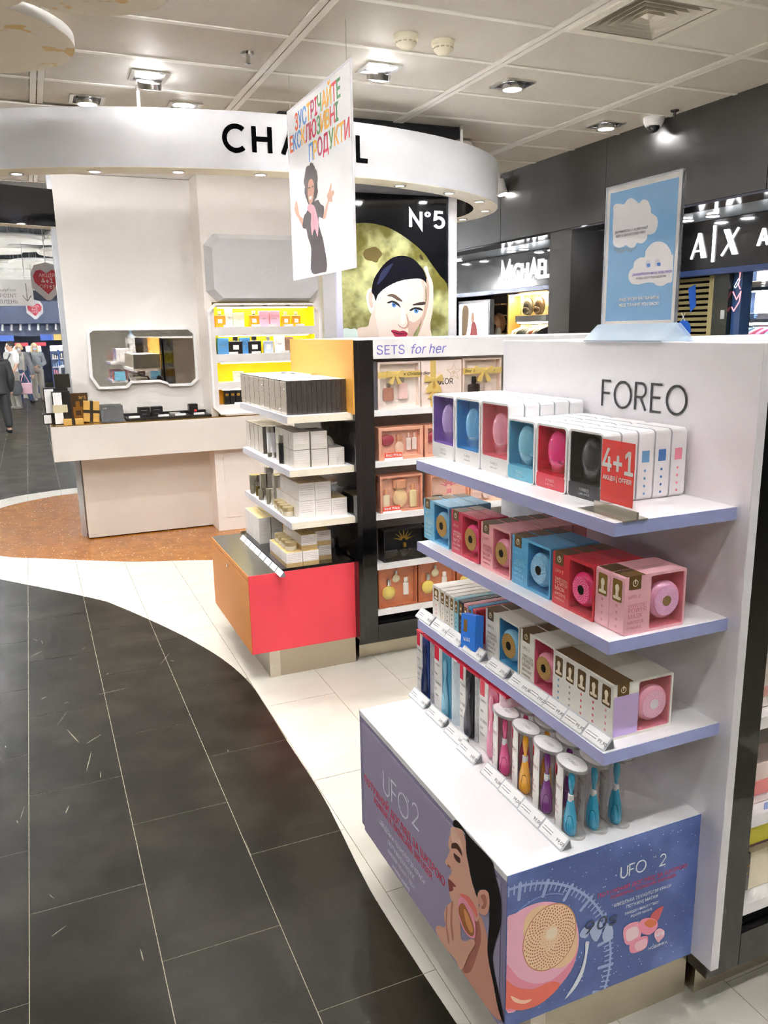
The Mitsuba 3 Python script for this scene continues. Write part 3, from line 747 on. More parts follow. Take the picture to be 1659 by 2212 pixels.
for t, y0, y1, z, h in (("ЗУСТРІЧАЙТЕ", 4.831, 4.075, 3.086, .087), ("ЕКСКЛЮЗИВНІ", 4.94, 4.112, 2.986, .087), ("ПРОДУКТИ", 4.596, 3.96, 2.876, .089)):
    adv = []
    for ch in t:
        m_ = text(ch, h, .0004, True); adv.append((ch, m_, m_.bounds[1, 0] - m_.bounds[0, 0], m_.bounds[0, 0]))
    tot = sum(a[2] for a in adv) + .004 * (len(t) - 1); s = (y0 - y1) / tot; x = 0
    for i, (ch, m_, w, b0) in enumerate(adv):
        mm = m_.copy(); mm.vertices[:, 0] = (mm.vertices[:, 0] - b0) * s
        part(hpst, "letter", on(mm, (1.5502, y0 - x * s, z), FACE_X), cols[(i * 4 + len(t)) % 11])
        x += w + .004

# sign holder on top of the white stand
sgn = thing("sign_holder", "clear acrylic sign holder with a blue cloud poster on top of the white stand", "sign")
part(sgn, "sheet", bx(1.6205, 1.6225, 1.752, 2.058, 1.954, 2.345), WHITE)
A = ART_CLOUDS
art(sgn, "printed_sky", [(20440, 19640), (20440, 23300), (17660, 23300), (17660, 19640)], FACE_X, 1.6205, 1, mat("7db2dc", .45), sharp=True)
for nm, m, l, nn in [("sh1", mat("7f9fbd", .5), 2, "cloud_edge"), ("cloud1", mat("f4f1f4", .5), 3, "cloud"), ("cloud2", mat("f4f1f4", .5), 3, "cloud"), ("eyea", mat("4a86d4", .5), 4, "eye"), ("eyeb", mat("4a86d4", .5), 4, "eye")]:
    art(sgn, f"printed_{nn}", A[nm], FACE_X, 1.6205, l, m)
part(sgn, "printed_eye_white", on(ext(unary_union([Point(-1.868 + .037 * k, 2.118).buffer(.011) for k in (0, 1)]), .0001), (1.6205 - .0007, 0, 0), FACE_X), mat("e2e0ea", .5))
EDGE = mat("dfe4f0", .2)
part(sgn, "acrylic_edge", cat(*[bx(1.6165, 1.6265, *r) for r in ((1.748, 1.751, 1.955, 2.349), (2.059, 2.062, 1.955, 2.349), (1.751, 2.059, 2.346, 2.349), (1.751, 2.059, 1.950, 1.953))]), EDGE)
part(sgn, "foot_edge", cat(bx(1.5635, 1.567, 1.735, 2.075, 1.905, 1.909), bx(1.676, 1.6795, 1.735, 2.075, 1.905, 1.909)), EDGE)
GRY = mat("8b8890", .5)
words(sgn, "ДОТРИМУЙТЕСЬ 1,5 М ДИСТАНЦІЇ", .0065, (1.6196, 2.017, 2.214), FACE_X, GRY, length=.14)
words(sgn, "KEEP 1.5 M SAFETY DISTANCE", .0065, (1.6196, 2.010, 2.203), FACE_X, GRY, length=.125)
words(sgn, "ЗАЛИШАЙТЕСЯ В МАСЦІ, БУДЬ ЛАСКА", .0065, (1.6196, 1.931, 2.089), FACE_X, mat("8a6fc0", .5), length=.16)
words(sgn, "PLEASE KEEP YOUR MASK ON", .006, (1.6196, 1.915, 2.078), FACE_X, GRY, length=.12)
words(sgn, "РАДІ ЗНОВУ ВАС БАЧИТИ!", .0085, (1.6196, 1.984, 2.0215), FACE_X, WHITE, length=.167, bold=True)
words(sgn, "NICE TO HAVE YOU BACK!", .0085, (1.6196, 1.984, 2.005), FACE_X, WHITE, length=.167, bold=True)
part(sgn, "acrylic_pocket", cat(bx(1.6165, 1.6175, 1.750, 2.06, 1.905, 2.349), bx(1.6255, 1.6265, 1.750, 2.06, 1.905, 2.349), bx(1.6165, 1.6265, 1.748, 1.750, 1.905, 2.349), bx(1.6165, 1.6265, 2.06, 2.062, 1.905, 2.349)), ACRYL)
ft = lambda s: Polygon([(0, 0), (s * .055, -.052), (s * .058, -.05), (s * .003, .003)])
for s in (-1, 1):
    q = Polygon([(1.6215 + s * .006, 1.955), (1.6215 + s * .058, 1.909), (1.6215 + s * .058, 1.906), (1.6215 + s * .054, 1.906), (1.6215 + s * .004, 1.951)])
    part(sgn, "acrylic_foot", on(ext(q, .34), (0, 2.075, 0), ((1, 0, 0), (0, 0, 1))), ICE)
for y in (1.745, 2.045):
    part(sgn, "acrylic_cheek", on(ext(Polygon([(1.567, 1.906), (1.676, 1.906), (1.6215, 1.958)]), .02), (0, y + .02, 0), ((1, 0, 0), (0, 0, 1))), ICE)

# ================================================================== PERFUME COUNTER, CANOPY AND LIGHTBOX
OFFW = mat("ece8e4", .4); STONE = mat("d8cfc4", .42)
ELL = (1.396, 6.882, 2.463, 1.717, -0.139)


def ellipse(a, b, n=160):
    t = np.linspace(0, 2 * math.pi, n, endpoint=False)
    c, s = math.cos(ELL[4]), math.sin(ELL[4])
    return np.c_[ELL[0] + a * np.cos(t) * c - b * np.sin(t) * s, ELL[1] + a * np.cos(t) * s + b * np.sin(t) * c]


def band(a, b, z0, z1, th, n=160):
    o, i = Polygon(ellipse(a, b, n)), Polygon(ellipse(a - th, b - th, n))
    return ext(o.difference(i), z1 - z0).apply_translation([0, 0, z0])


can = thing("canopy", "white elliptical canopy ring with black capital letters over the perfume counter", "canopy")
part(can, "fascia", band(ELL[2], ELL[3], 2.922, 3.25, .012), mat("dcdde3", .5), 30)
part(can, "inner_wall", band(ELL[2] - .189, ELL[3] - .189, 2.922, 3.245, .012), BLACKG, 30)
part(can, "soffit", band(ELL[2] - .0005, ELL[3] - .0005, 2.918, 2.926, .199), mat("e9e0cb", .45))
part(can, "top_plate", band(ELL[2] - .012, ELL[3] - .012, 3.235, 3.243, .17), mat("cfcdca", .5))
part(can, "roof", ext(Polygon(ellipse(ELL[2] - .201, ELL[3] - .201)).simplify(.002).intersection(sbox(-5, 6.0, 8, 12)), .006).apply_translation([0, 0, 3.388]), mat("e9e6e2", .5), label="white board inside the ring")
# letters bent round the fascia
t_ = np.linspace(0, 2 * math.pi, 4000, endpoint=False)
ring = ellipse(ELL[2] + .001, ELL[3] + .001, 4000)
fr_ = ring[(ring[:, 1] < ELL[1])]; fr_ = fr_[np.argsort(fr_[:, 0])]; fr_ = fr_[(fr_[:, 0] > .6) & (fr_[:, 0] < 2.8)]
arcl = np.r_[0, np.cumsum(np.linalg.norm(np.diff(fr_, axis=0), axis=1))]
s0 = np.interp(1.207, fr_[:, 0], arcl); s1 = np.interp(2.147, fr_[:, 0], arcl)
xs_ = [0, 1.12, 2.2, 3.27, 4.36, 5.3]
wid = sum(_STROKES[c][1] for c in "CHANEL") + .28 * 5 - .14
pos = 0
for ch in "CHANEL":
    m = strokes(ch, .148, .0275, .004)
    m = m.subdivide().subdivide()
    s = s0 + (pos / wid) * (s1 - s0) + m.vertices[:, 0] * 1.0
    px, py = np.interp(s, arcl, fr_[:, 0]), np.interp(s, arcl, fr_[:, 1])
    tx, ty = np.interp(s + .01, arcl, fr_[:, 0]) - px, np.interp(s + .01, arcl, fr_[:, 1]) - py
    nx, ny = ty / .01, -tx / .01
    v = np.c_[px + nx * m.vertices[:, 2], py + ny * m.vertices[:, 2], 3.022 + m.vertices[:, 1]]
    part(can, "letter", (v, m.faces), mat("040405", .9, spec=.0))
    pos += _STROKES[ch][1] + .28
for x, y in ((0.76, 5.42), (3.085, 5.63)):
    part(can, "hanging_rod", rod((x, y, 3.24), (x, y, CEIL), .011, 12), WHITE)
    part(can, "rod_collar", rod((x, y, CEIL - .03), (x, y, CEIL), .016, 12), CHROME)
cl_ring = P(lathe([(.03, .002), (.044, .002), (.044, -.004), (.03, -.004), (.03, .002)], 20), CHROME, 40)
cl_lens = P(lathe([(0, -.006), (.022, -.005), (.03, -.001), (.03, .002), (0, .002)], 20), WHITE, 40)
spots = [(0.042, 5.691), (0.477, 5.473), (0.953, 5.334), (1.451, 5.267), (1.95, 5.29), (2.46, 5.366), (2.933, 5.538), (3.354, 5.827), (3.657, 6.255), (3.73, 6.78), (0.05, 8.1), (-.55, 6.15), (-.9, 6.75), (-.85, 7.4), (-.45, 7.85), (.6, 8.35), (3.45, 7.3), (3.0, 7.8)]
for i, (x, y) in enumerate(spots):
    k = part(can, "spot_ring", cl_ring, None, M=at(x, y, 2.917))
    put(f"{k}__lens", cl_lens, None, M=at(x, y, 2.917), emit=RING)

for i, (x, y) in enumerate(((.75, 7.0), (1.9, 7.0), (2.6, 6.8))):  # unseen spots added above the ring to brighten the counter wall
    k = part(can, "added_roof_spot", cl_ring, None, M=T().translate([x, y, 3.386]) @ T().scale(1.6))
    put(f"{k}__lens", cl_lens, None, M=T().translate([x, y, 3.386]) @ T().scale(1.6), emit=RING)

cnt = thing("perfume_counter", "cream perfume counter with a white back wall, cantilevered top box and lit niche", "counter")
part(cnt, "base", bx(.353, 1.60, 8.165, 8.5, .012, .835), STONE)
part(cnt, "back_wall", bx(.343, 1.60, 8.30, 8.5, 1.1, CEIL - .02), OFFW)
part(cnt, "side_return", bx(.30, .343, 8.31, 8.52, 0, CEIL - .02), mat("c9ccd2", .25, .6))
part(cnt, "counter_box", bx(.107, 2.75, 7.80, 8.30, .832, 1.150, .002), mat("d6cec5", .4))
part(cnt, "counter_top", bx(.110, 2.75, 7.803, 8.299, 1.150, 1.156), GOLD, label="golden counter top")
part(cnt, "niche_pier", cat(bx(1.575, 2.735, 7.905, 8.5, .0, .832), bx(1.575, 2.735, 7.93, 8.5, 2.235, CEIL - .02), bx(1.575, 2.735, 8.07, 8.5, 1.156, 2.235), bx(1.575, 1.645, 7.93, 8.07, 1.156, 2.235), bx(2.662, 2.735, 7.93, 8.07, 1.156, 2.235)), mat("e9e2db", .42))
part(cnt, "pier_door", bx(1.66, 2.65, 7.899, 7.905, .13, .80, .001), mat("e6ded6", .42))
part(cnt, "rear_wall", bx(2.735, 3.5, 8.32, 8.5, 0, CEIL - .02), mat("f0ead6", .45))
# closed octagonal panel above the niche


def octa(x0, x1, z0, z1, c):
    return Polygon([(x0 + c, z0), (x1 - c, z0), (x1, z0 + c), (x1, z1 - c), (x1 - c, z1), (x0 + c, z1), (x0, z1 - c), (x0, z0 + c)])


def bevel_panel(poly, inner, y_back, y_front):
    a, b = np.array(poly.exterior.coords)[:-1], np.array(inner.exterior.coords)[:-1]
    v = [(x, y_back, z) for x, z in a] + [(x, y_front, z) for x, z in b]
    return trimesh.convex.convex_hull(np.array(v))


part(cnt, "upper_panel", bevel_panel(octa(1.60, 2.72, 2.235, 2.86, .10), octa(1.66, 2.69, 2.27, 2.81, .085), 7.93, 7.84), mat("c9c8ca", .42), label="closed pale octagonal panel with a faint number")
words(cnt, "N°11", .05, (2.08, 7.839, 2.50), FACE_Y, mat("d0cfd1", .4), name="upper_panel__lettering", length=.2)
# lit shelf niche: frame with four windows
rows = [(2.003, 2.19), (1.746, 1.924), (1.479, 1.666), (1.258, 1.41)]
outer = octa(1.585, 2.72, 1.165, 2.225, .075)
face = outer
for z0, z1 in rows:
    face = face.difference(sbox(1.652, z0, 2.655, z1))
part(cnt, "niche_frame", on(ext(face, .02), (0, 7.90, 0), FACE_Y), mat("dedad8", .42))
part(cnt, "niche_rim", on(ext(outer.difference(octa(1.605, 2.70, 1.185, 2.205, .068)), .06), (0, 7.90, 0), FACE_Y), mat("eceaea", .4))
YEL = mat("f5e21c", .45)
for i, (z0, z1) in enumerate(rows):
    n = part(cnt, "niche_bay", cat(bx(1.652, 2.655, 8.06, 8.065, z0, z1), bx(1.647, 1.652, 7.9, 8.065, z0, z1), bx(2.655, 2.66, 7.9, 8.065, z0, z1), bx(1.652, 2.655, 7.9, 8.065, z1, z1 + .004)), YEL if i < 3 else mat("e9b21c", .45), label="yellow lined shelf bay")
    put(f"{n}__shelf", bx(1.652, 2.655, 7.885, 8.065, z0 - .006, z0), WHITE)
    put(f"{n}__assumed_light_strip", bx(1.70, 2.60, 7.925, 7.95, z1 - .012, z1 - .003), WHITE, emit=STRIP if i < 2 else [3 * v for v in (.8, .78, .6)])
for x in (1.92, 2.15, 2.38):
    part(cnt, "niche_spot", bx(x - .02, x + .02, 7.85, 7.90, 2.20, 2.225, .004), BLACK)
part(cnt, "lower_ledge", trimesh.convex.convex_hull(np.array([(x, y, z) for x, y, z in ((1.66, 7.90, 1.185), (2.66, 7.90, 1.185), (1.66, 7.80, 1.180), (2.66, 7.80, 1.180), (1.66, 7.90, 1.160), (2.66, 7.90, 1.160), (1.70, 7.81, 1.160), (2.62, 7.81, 1.160))])), OFFW)
# mirror on the back wall
mir = thing("wall_mirror", "wide wall mirror with cut corners in a white frame above the counter", "mirror")
o_ = Polygon([(.505, 1.56), (.515, 1.975), (.56, 2.012), (1.47, 2.008), (1.53, 1.955), (1.53, 1.50), (1.465, 1.44), (1.245, 1.440), (1.225, 1.462), (1.15, 1.487), (.885, 1.487), (.86, 1.455), (.835, 1.44), (.575, 1.44)])
i_ = Polygon([(.535, 1.565), (.54, 1.965), (.572, 1.99), (1.458, 1.987), (1.507, 1.945), (1.507, 1.51), (1.455, 1.465), (1.24, 1.465), (1.225, 1.485), (1.155, 1.51), (.875, 1.51), (.845, 1.478), (.83, 1.465), (.59, 1.465)])
part(mir, "frame", on(ext(o_.difference(i_), .07), (0, 8.30, 0), FACE_Y), mat("f2f1f2", .35))
part(mir, "backing", on(ext(i_, .045), (0, 8.30, 0), FACE_Y), mat("777777", .5))
part(mir, "glass", on(ext(i_.buffer(-.0005), .002), (0, 8.2548, 0), FACE_Y), MIRROR)

# lightbox pylon with the moon portrait
lb = thing("lightbox_pylon", "tall lightbox with a woman's portrait before a yellow moon", "lightbox")
part(lb, "body", bx(2.115, 3.10, 5.765, 6.05, 0, 3.335, .002), mat("b9b8be", .45))
part(lb, "cap", bx(1.72, 3.12, 5.70, 6.05, 3.337, CEIL + .02), BLACKM)
part(lb, "frame", bx(3.041, 3.105, 5.735, 5.765, 0, 2.94), mat("dcdadf", .35))
part(lb, "frame", bx(2.112, 2.153, 5.735, 5.765, 0, 2.94), mat("c6c6dc", .35))
Y1 = 5.755
part(lb, "screen", bx(2.153, 3.041, Y1, 5.765, .3, 2.925), mat("07080b", .12))
c3 = sbox(2.154, 1.2, 3.0405, 2.92)


def moon_tex(p, n, uv):
    a = mikit.fbm(p.x * 7 + 1.3, p.z * 7, 2, 6)
    b = mikit.fbm(p.x * 17, p.z * 17, 8, 3)
    g = mikit.smoothstep(.3, .75, a)
    v = mikit.mix(lin("66612f"), lin("c3c58c"), g)
    return v * (.72 + .5 * b)


A = ART_MOON
GLOSS = .18
for nm, m, l, nn in [("moon", mat("moon", GLOSS, tex=moon_tex), 1, "moon"), ("spot1", mat("5c5030", GLOSS), 2, "moon_crater"), ("spot2", mat("33301c", GLOSS), 2, "moon_crater"), 
                     ("neck", mat("d9c6b9", GLOSS), 3, "neck"), ("lace", mat("cfe0dc", GLOSS), 4, "lace"), ("ear", mat("ecd9cf", GLOSS), 4, "ear"), ("earin", mat("cfb3a6", GLOSS), 5, "ear_fold"), ("hand", mat("e9d5c8", GLOSS), 4, "hand"), ("handshade", mat("c3a393", GLOSS), 5, "hand_tone"), ("face", mat("e6d3c8", GLOSS), 5, "face"),
                     ("cheek", mat("cdae9f", GLOSS), 6, "cheek_tone"), ("temple", mat("d3b9ab", GLOSS), 6, "temple_tone"), ("nose", mat("b98f80", GLOSS), 7, "nose"), ("noselight", mat("f0e2d9", GLOSS), 7, "nose_bridge"), ("hair", mat("0c0b12", GLOSS), 7, "hair"), ("shine", mat("22253a", GLOSS), 8, "hair_sheen"),
                     ("browl", mat("5a4a42", GLOSS), 7, "brow"), ("browr", mat("3a2e2c", GLOSS), 7, "brow"), ("eyel", mat("e6e6ea", GLOSS), 7, "eye"), ("eyer", mat("dcdce4", GLOSS), 7, "eye"), ("lashl", INK, 10, "lashes"), ("lashr", INK, 10, "lashes"), ("lips", mat("93203f", GLOSS), 7, "lips"), ("lipline", mat("4a0f20", GLOSS), 8, "lip_line")]:
    art(lb, f"screen__printed_{nn}", A[nm], FACE_Y, Y1, l, m, clip=c3)
for (x, z) in ((2.5777, 2.1365), (2.7645, 2.0905)):
    for r, m, l in ((.019, mat("4f86c6", .2), 8), (.0075, INK, 9), (.003, WHITE, 10)):
        part(lb, "screen__printed_iris", on(ext(Point(x + (.006 if m is WHITE else 0), z + (.006 if m is WHITE else 0)).buffer(r), .0001), (0, Y1 - .0002 * l, 0), FACE_Y), m)
part(lb, "screen__lettering", on(cat(strokes("N", .112, .02, .004).apply_scale([1.15, 1, 1]), strokes("o", .112, .012, .004).apply_scale([1.3, 1, 1]).apply_translation([.122, 0, 0]), strokes("5", .112, .02, .004).apply_scale([1.25, 1, 1]).apply_translation([.198, 0, 0])), (2.722, Y1 - .0002, 2.700), FACE_Y), WHITE, emit=(1.6, 1.7, 1.9), label="white capital N, a small o and the number 5")

# ================================================================== GOODS ON THE WHITE AND LAVENDER STAND
CARD = mat("ece9e4", .4); CARDW = mat("f3f1f2", .35); BROWN = mat("5d4424", .35, .3); BRONZE = mat("8c6a36", .3, .5)
ORDINAL = ["first", "second", "third", "fourth", "fifth", "sixth", "seventh", "eighth", "ninth", "tenth", "eleventh", "twelfth", "thirteenth", "fourteenth"]


def frame_x(outer, hole, d):
    return on(ext(outer.difference(hole), d), (d, 0, 0), FACE_X)


def cleanser(w, h, tray, dev, band, bandtext=None):
    """Boxed face brush, window towards -x."""
    d = .052
    out, win = rrect(w, h, .013, -w / 2, 0), rrect(w - .014, h * .74, .008, -w / 2 + .007, h * .23)
    p = [("body", P(frame_x(out, win, d), CARDW)),
         ("tray", P(cat(on(ext(win, .003), (d - .002, 0, 0), FACE_X), on(ext(win.difference(win.buffer(-.0025)), d - .006), (d - .003, 0, 0), FACE_X)), mat(tray, .3)), "coloured inner tray")]
    e = ball((0, 0, 0), (1, 1, 1), 3); z = e.vertices[:, 2]
    e.vertices *= [.021, .041, .056]; e.vertices[:, 1] *= 1 - .12 * z; e.vertices[:, 0] *= 1 + .15 * np.exp(-((z + .35) / .12) ** 2)
    e.apply_translation([.026, 0, h * .60])
    p += [("face_brush", P(e, mat(dev, .18, spec=.7), True), "egg shaped silicone face brush")]
    cup = lathe([(.012, 0), (.03, .002), (.038, .035), (.036, .036), (.028, .005), (.01, .003), (.012, 0)], 24); cup.apply_scale([.62, 1, 1]); cup.apply_translation([.028, 0, h * .27])
    p += [("cradle", P(cup, FILM, True))]
    p += [("band", P(on(ext(rrect(w - .012, h * .22, .006, -w / 2 + .006, .004), .0008), (-.0001, 0, 0), FACE_X), mat(band, .3)))]
    if bandtext:
        p += [("lettering", P(cat(on(text("FOREO", .008, .0004, center=True, sx=1.1), (-.001, 0, h * .13), FACE_X), on(text("LUNA mini 3", .0055, .0004, center=True), (-.001, 0, h * .075), FACE_X)), mat(bandtext, .4)))]
    p += [("window_film", P(on(ext(win, .0004), (.001, 0, 0), FACE_X), FILM))]
    return p


def plain_cleanser(w, h, dots):
    """The same box from the rows behind: shell, rounded sides and the printed dots of its narrow side."""
    d = .052
    p = [("body", P(on(ext(rrect(w, h, .013, -w / 2, 0), d), (d, 0, 0), FACE_X), CARDW))]
    ring = rrect(w + .001, h + .001, .0135, -w / 2 - .0005, -.0002).difference(rrect(w - .002, h - .002, .012, -w / 2 + .001, .001))
    p += [("clear_edge", P(on(ext(ring, .003), (.003, 0, 0), FACE_X), mat("b9bcc4", .2, .3)))]
    if dots:
        s = unary_union([Point(d / 2, .018 + .02 * k).buffer(.0035, quad_segs=3) for k in range(4)] + [sbox(d / 2 - .012, .1, d / 2 + .012, .1 + .03)])
        p += [("printed_dots", P(on(ext(s, .0004), (0, -w / 2 - .0002, 0), FACE_Y), mat(dots, .4)))]
    return p


TALL = [("8d6bb8", "b79ad8", "violet"), ("4f9cd0", "6fb4e0", "blue"), ("e2818e", "f3a3bc", "rose pink")]
for i, (tr, dv, nm) in enumerate(TALL):
    y = 2.482 - .171 * i
    stamp(cleanser(.164, .222, tr, dv, "e9e6e4", "b9b5b2"), "face_brush_box", at(1.292, y, 1.506), f"tall boxed {nm} face brush at the front of the top white shelf", "box")
    pl = plain_cleanser(.164, .222, None)
    for k in range(1, 5):
        stamp(pl, "face_brush_box", at(1.292 + .054 * k, y, 1.506), f"tall white box behind the boxed {nm} face brush", "box", "tall white boxes behind the face brushes")
SMALL = [("62aecb", "7fc4de", "62b1cc", "b7dbe6", "pale blue"), ("cc2440", "ee2f86", "d13a4c", "f0a9b0", "hot pink"), ("17171a", "26262c", "232327", "c9c9cc", "black")]
DOT = ["3b6aa8", "e98a9c", "8a8a90", "e0a848", "6aa0c8"]
for i, (tr, dv, bd, tx, nm) in enumerate(SMALL):
    y = 1.992 - .152 * i
    stamp(cleanser(.145, .182, tr, dv, bd, tx), "face_brush_box", at(1.292, y, 1.506), f"small boxed {nm} face brush at the front of the top white shelf", "box")
    for k in range(1, 5):
        last = i == 2
        stamp(plain_cleanser(.145, .182, DOT[(k + i) % 5] if last else None), "face_brush_box", at(1.292 + .054 * k, y, 1.506),
              f"{ORDINAL[k - 1]} white box behind the boxed black face brush, its narrow side printed with dots" if last else f"small white box behind the boxed {nm} face brush", "box", None if last else "small white boxes behind the face brushes")


def offer_sign(key, M, w, h):
    part(key, "card", P(on(ext(sbox(-w / 2, .025, w / 2, .025 + h), .001), (0, 0, 0), FACE_X), mat("e0302c", .4)), None, M=M)
    part(key, "numeral", P(on(text("4+1", h * .36, .0006, True, sx=.82, center=True), (-.001, 0, .025 + h * .5), FACE_X), WHITE), None, M=M)
    part(key, "lettering", P(on(text("АКЦІЯ | OFFER", h * .07, .0006, True, center=True), (-.001, 0, .025 + h * .36), FACE_X), WHITE), None, M=M)
    part(key, "acrylic_sheet", P(cat(bx(-.0045, -.0035, -w / 2 - .012, w / 2 + .004, .004, .03 + h)), FILM), None, M=M)
    part(key, "steel_foot", P(cat(bx(-.045, .03, -w / 2 - .02, w / 2 + .03, 0, .003), bx(-.004, .002, -w / 2 - .02, w / 2 + .02, .003, .02)), mat("c9c4b8", .25, .9)), None, M=M)


k = thing("offer_sign", "red 4+1 offer card in a steel foot in front of the black face brush", "sign")
offer_sign(k, at(1.262, 1.523, 1.506), .118, .152)


def mask_box(w, h, main, tray, dev, disc, spine=None, txt=None, film=True, badge="1c1712"):
    """Boxed round mask device: printed half on the left, window on the right; front towards -x, narrow spine on +y."""
    d = .054; wx = -w / 2 + .42 * w
    out = rrect(w, h, .006, -w / 2, 0); win = rrect(w / 2 - .006 - wx, h - .014, .005, wx, .007)
    p = [("body", P(frame_x(out, win, d), mat(main, .32)))]
    p += [("tray", P(cat(on(ext(win, .003), (d - .002, 0, 0), FACE_X), on(ext(win.difference(win.buffer(-.002)), d - .006), (d - .003, 0, 0), FACE_X)), mat(tray, .3)), "coloured inner tray")]
    cx, r = (wx + w / 2 - .006) / 2, min(.050, (w / 2 - wx) * .44)
    dm = lathe([(0, -.014), (r * .8, -.014), (r * .97, -.006), (r, 0), (r * .94, .008), (0, .01)], 36, "x"); dm.apply_translation([.016, -cx, h * .48])
    p += [("mask_device", P(dm, mat(dev, .22, spec=.7), 40), "round mask device")]
    fx = .016 - .0145
    p += [("mask_device__disc", P(on(ext(Point(cx, h * .48).buffer(r * .78), .001), (fx, 0, 0), FACE_X), mat(disc, .3, .6 if disc[0] == "c" else .0)))]
    ds = [Point(cx + r * .74 * math.sqrt(k / 90) * math.cos(k * 2.4), h * .48 + r * .74 * math.sqrt(k / 90) * math.sin(k * 2.4)).buffer(r * .03, quad_segs=1) for k in range(12, 90)]
    p += [("mask_device__dots", P(on(ext(unary_union(ds), .0008), (fx - .001, 0, 0), FACE_X), mat("e9c98a" if disc[0] == "c" else "f6d8ea", .3, .3)))]
    p += [("mask_device__badge", P(on(ext(Point(cx, h * .48).buffer(r * .27), .0014), (fx - .0006, 0, 0), FACE_X), mat(badge, .2, .4)))]
    p += [("flap_label", P(cat(bx(-.0006, d - .004, w / 2 - .060, w / 2 - .004, h, h + .0006), on(ext(rrect(.036, .034, .002, -w / 2 + .012, h - .034), .0007), (-.0001, 0, 0), FACE_X)), BROWN), "dark brown label folded over the top")]
    p += [("flap_icon", P(on(ext(Point(-w / 2 + .03, h - .018).buffer(.0085).difference(Point(-w / 2 + .03, h - .018).buffer(.0065)).union(sbox(-w / 2 + .0285, h - .02, -w / 2 + .0315, h - .008)), .0005), (-.0009, 0, 0), FACE_X), mat("e9dcc0", .4)))]
    if txt:
        ls = [("UFO 2", .009, .62), ("SWEDISH", .0085, .47), ("POWER", .0115, .38), ("MASK", .0115, .28), ("MASQUE", .0085, .19), ("POWERFUL", .006, .1)]
        p += [("lettering", P(cat(*[on(text(t, hh, .0004), (-.0002, w / 2 - .012, h * q), FACE_X) for t, hh, q in ls]), mat(txt, .4)))]
    if spine:
        side = ((-1, 0, 0), (0, 0, 1))
        lab = rrect(.034, .056, .004, -d / 2 - .017, h - .068)
        p += [("spine_label", P(on(ext(lab, .0005), (0, w / 2, 0), side), BRONZE if spine != "white" else BROWN))]
        ic = unary_union([affinity.scale(Point(-d / 2, h - .034).buffer(.009), .8, 1.15), LineString([(-d / 2, h - .045), (-d / 2, h - .056)]).buffer(.005), LineString([(-d / 2 - .01, h - .058), (-d / 2 + .01, h - .058)]).buffer(.004)])
        p += [("spine_portrait", P(on(ext(ic, .0005), (0, w / 2 + .0005, 0), side), mat("f0e2c6", .4)))]
        dt = unary_union([Point(-d / 2, .018 + .018 * q).buffer(.0036, quad_segs=3).difference(Point(-d / 2, .018 + .018 * q).buffer(.0014)) for q in range(4)])
        p += [("spine_dots", P(on(ext(dt, .0004), (0, w / 2, 0), side), mat(txt or "c06a7c", .4)))]
    if film:
        p += [("window_film", P(on(ext(win, .0004), (.0012, 0, 0), FACE_X), FILM))]
    return p


def plain_box(w, h, d, main, top=None, lab=True):
    p = [("body", P(bx(0, d, -w / 2, w / 2, 0, h, .003), mat(main, .34)))]
    if lab:
        p += [("flap_label", P(bx(.002, d - .004, w / 2 - .060, w / 2 - .004, h - .0002, h + .0006), BROWN), "dark brown label folded over the top")]
    return p


Z2 = 1.214
ROW2 = [(2.545, 2.352, "74b7d8", "4fa3cf", "8cc4e2", "c79a52", "d9eef6", 2, "sky blue", "leftmost"), (2.335, 2.150, "b52a44", "cf4456", "e7407e", "c99a55", "f3c9c4", 1, "crimson", "second from the left"), (2.138, 1.965, "e9a3a4", "e58d9a", "f0a2b4", "c99c5c", "c2646e", 4, "salmon pink", "third from the left"),
        (1.955, 1.762, "4f97bd", "3f8fbc", "79b9dc", "7fbfe0", "8fd0ec", 2, "steel blue", "fourth from the left"), (1.752, 1.572, "b3262f", "c23a48", "e0286a", "e84a80", "f2bfae", 2, "dark red", "fifth from the left")]
for y0, y1, mn, tr, dv, dc, tx, n, nm, pos in ROW2:
    w = y0 - y1
    stamp(mask_box(w, .147, mn, tr, dv, dc, None, tx), "mask_device_box", at(1.247, (y0 + y1) / 2, Z2), f"{nm} box with a round mask device, {pos} on the middle shelf", "box")
    for k in range(1, n + 1):
        stamp(plain_box(w, .147, .054, mn), "mask_device_box", at(1.247 + .0555 * k, (y0 + y1) / 2, Z2), f"{nm} box right behind the front {nm} one on the middle shelf" if n == 1 else f"{nm} box in the row behind the front {nm} one", "box", None if n == 1 else f"{nm} boxes behind the front one")
pk = mask_box(.19, .150, "f0b3bb", "e77f8f", "eda9cc", "efb0d6", "gold", "d4838f", badge="8a6f4a")
stamp(pk, "mask_device_box", at(1.345, 1.462, Z2, 90), "pink box nearest the middle shelf's front corner, round pink device facing the viewer", "box")
stamp(pk, "mask_device_box", at(1.345, 1.517, Z2, 90), "pink box behind the one at the middle shelf's front corner, narrow side showing", "box")

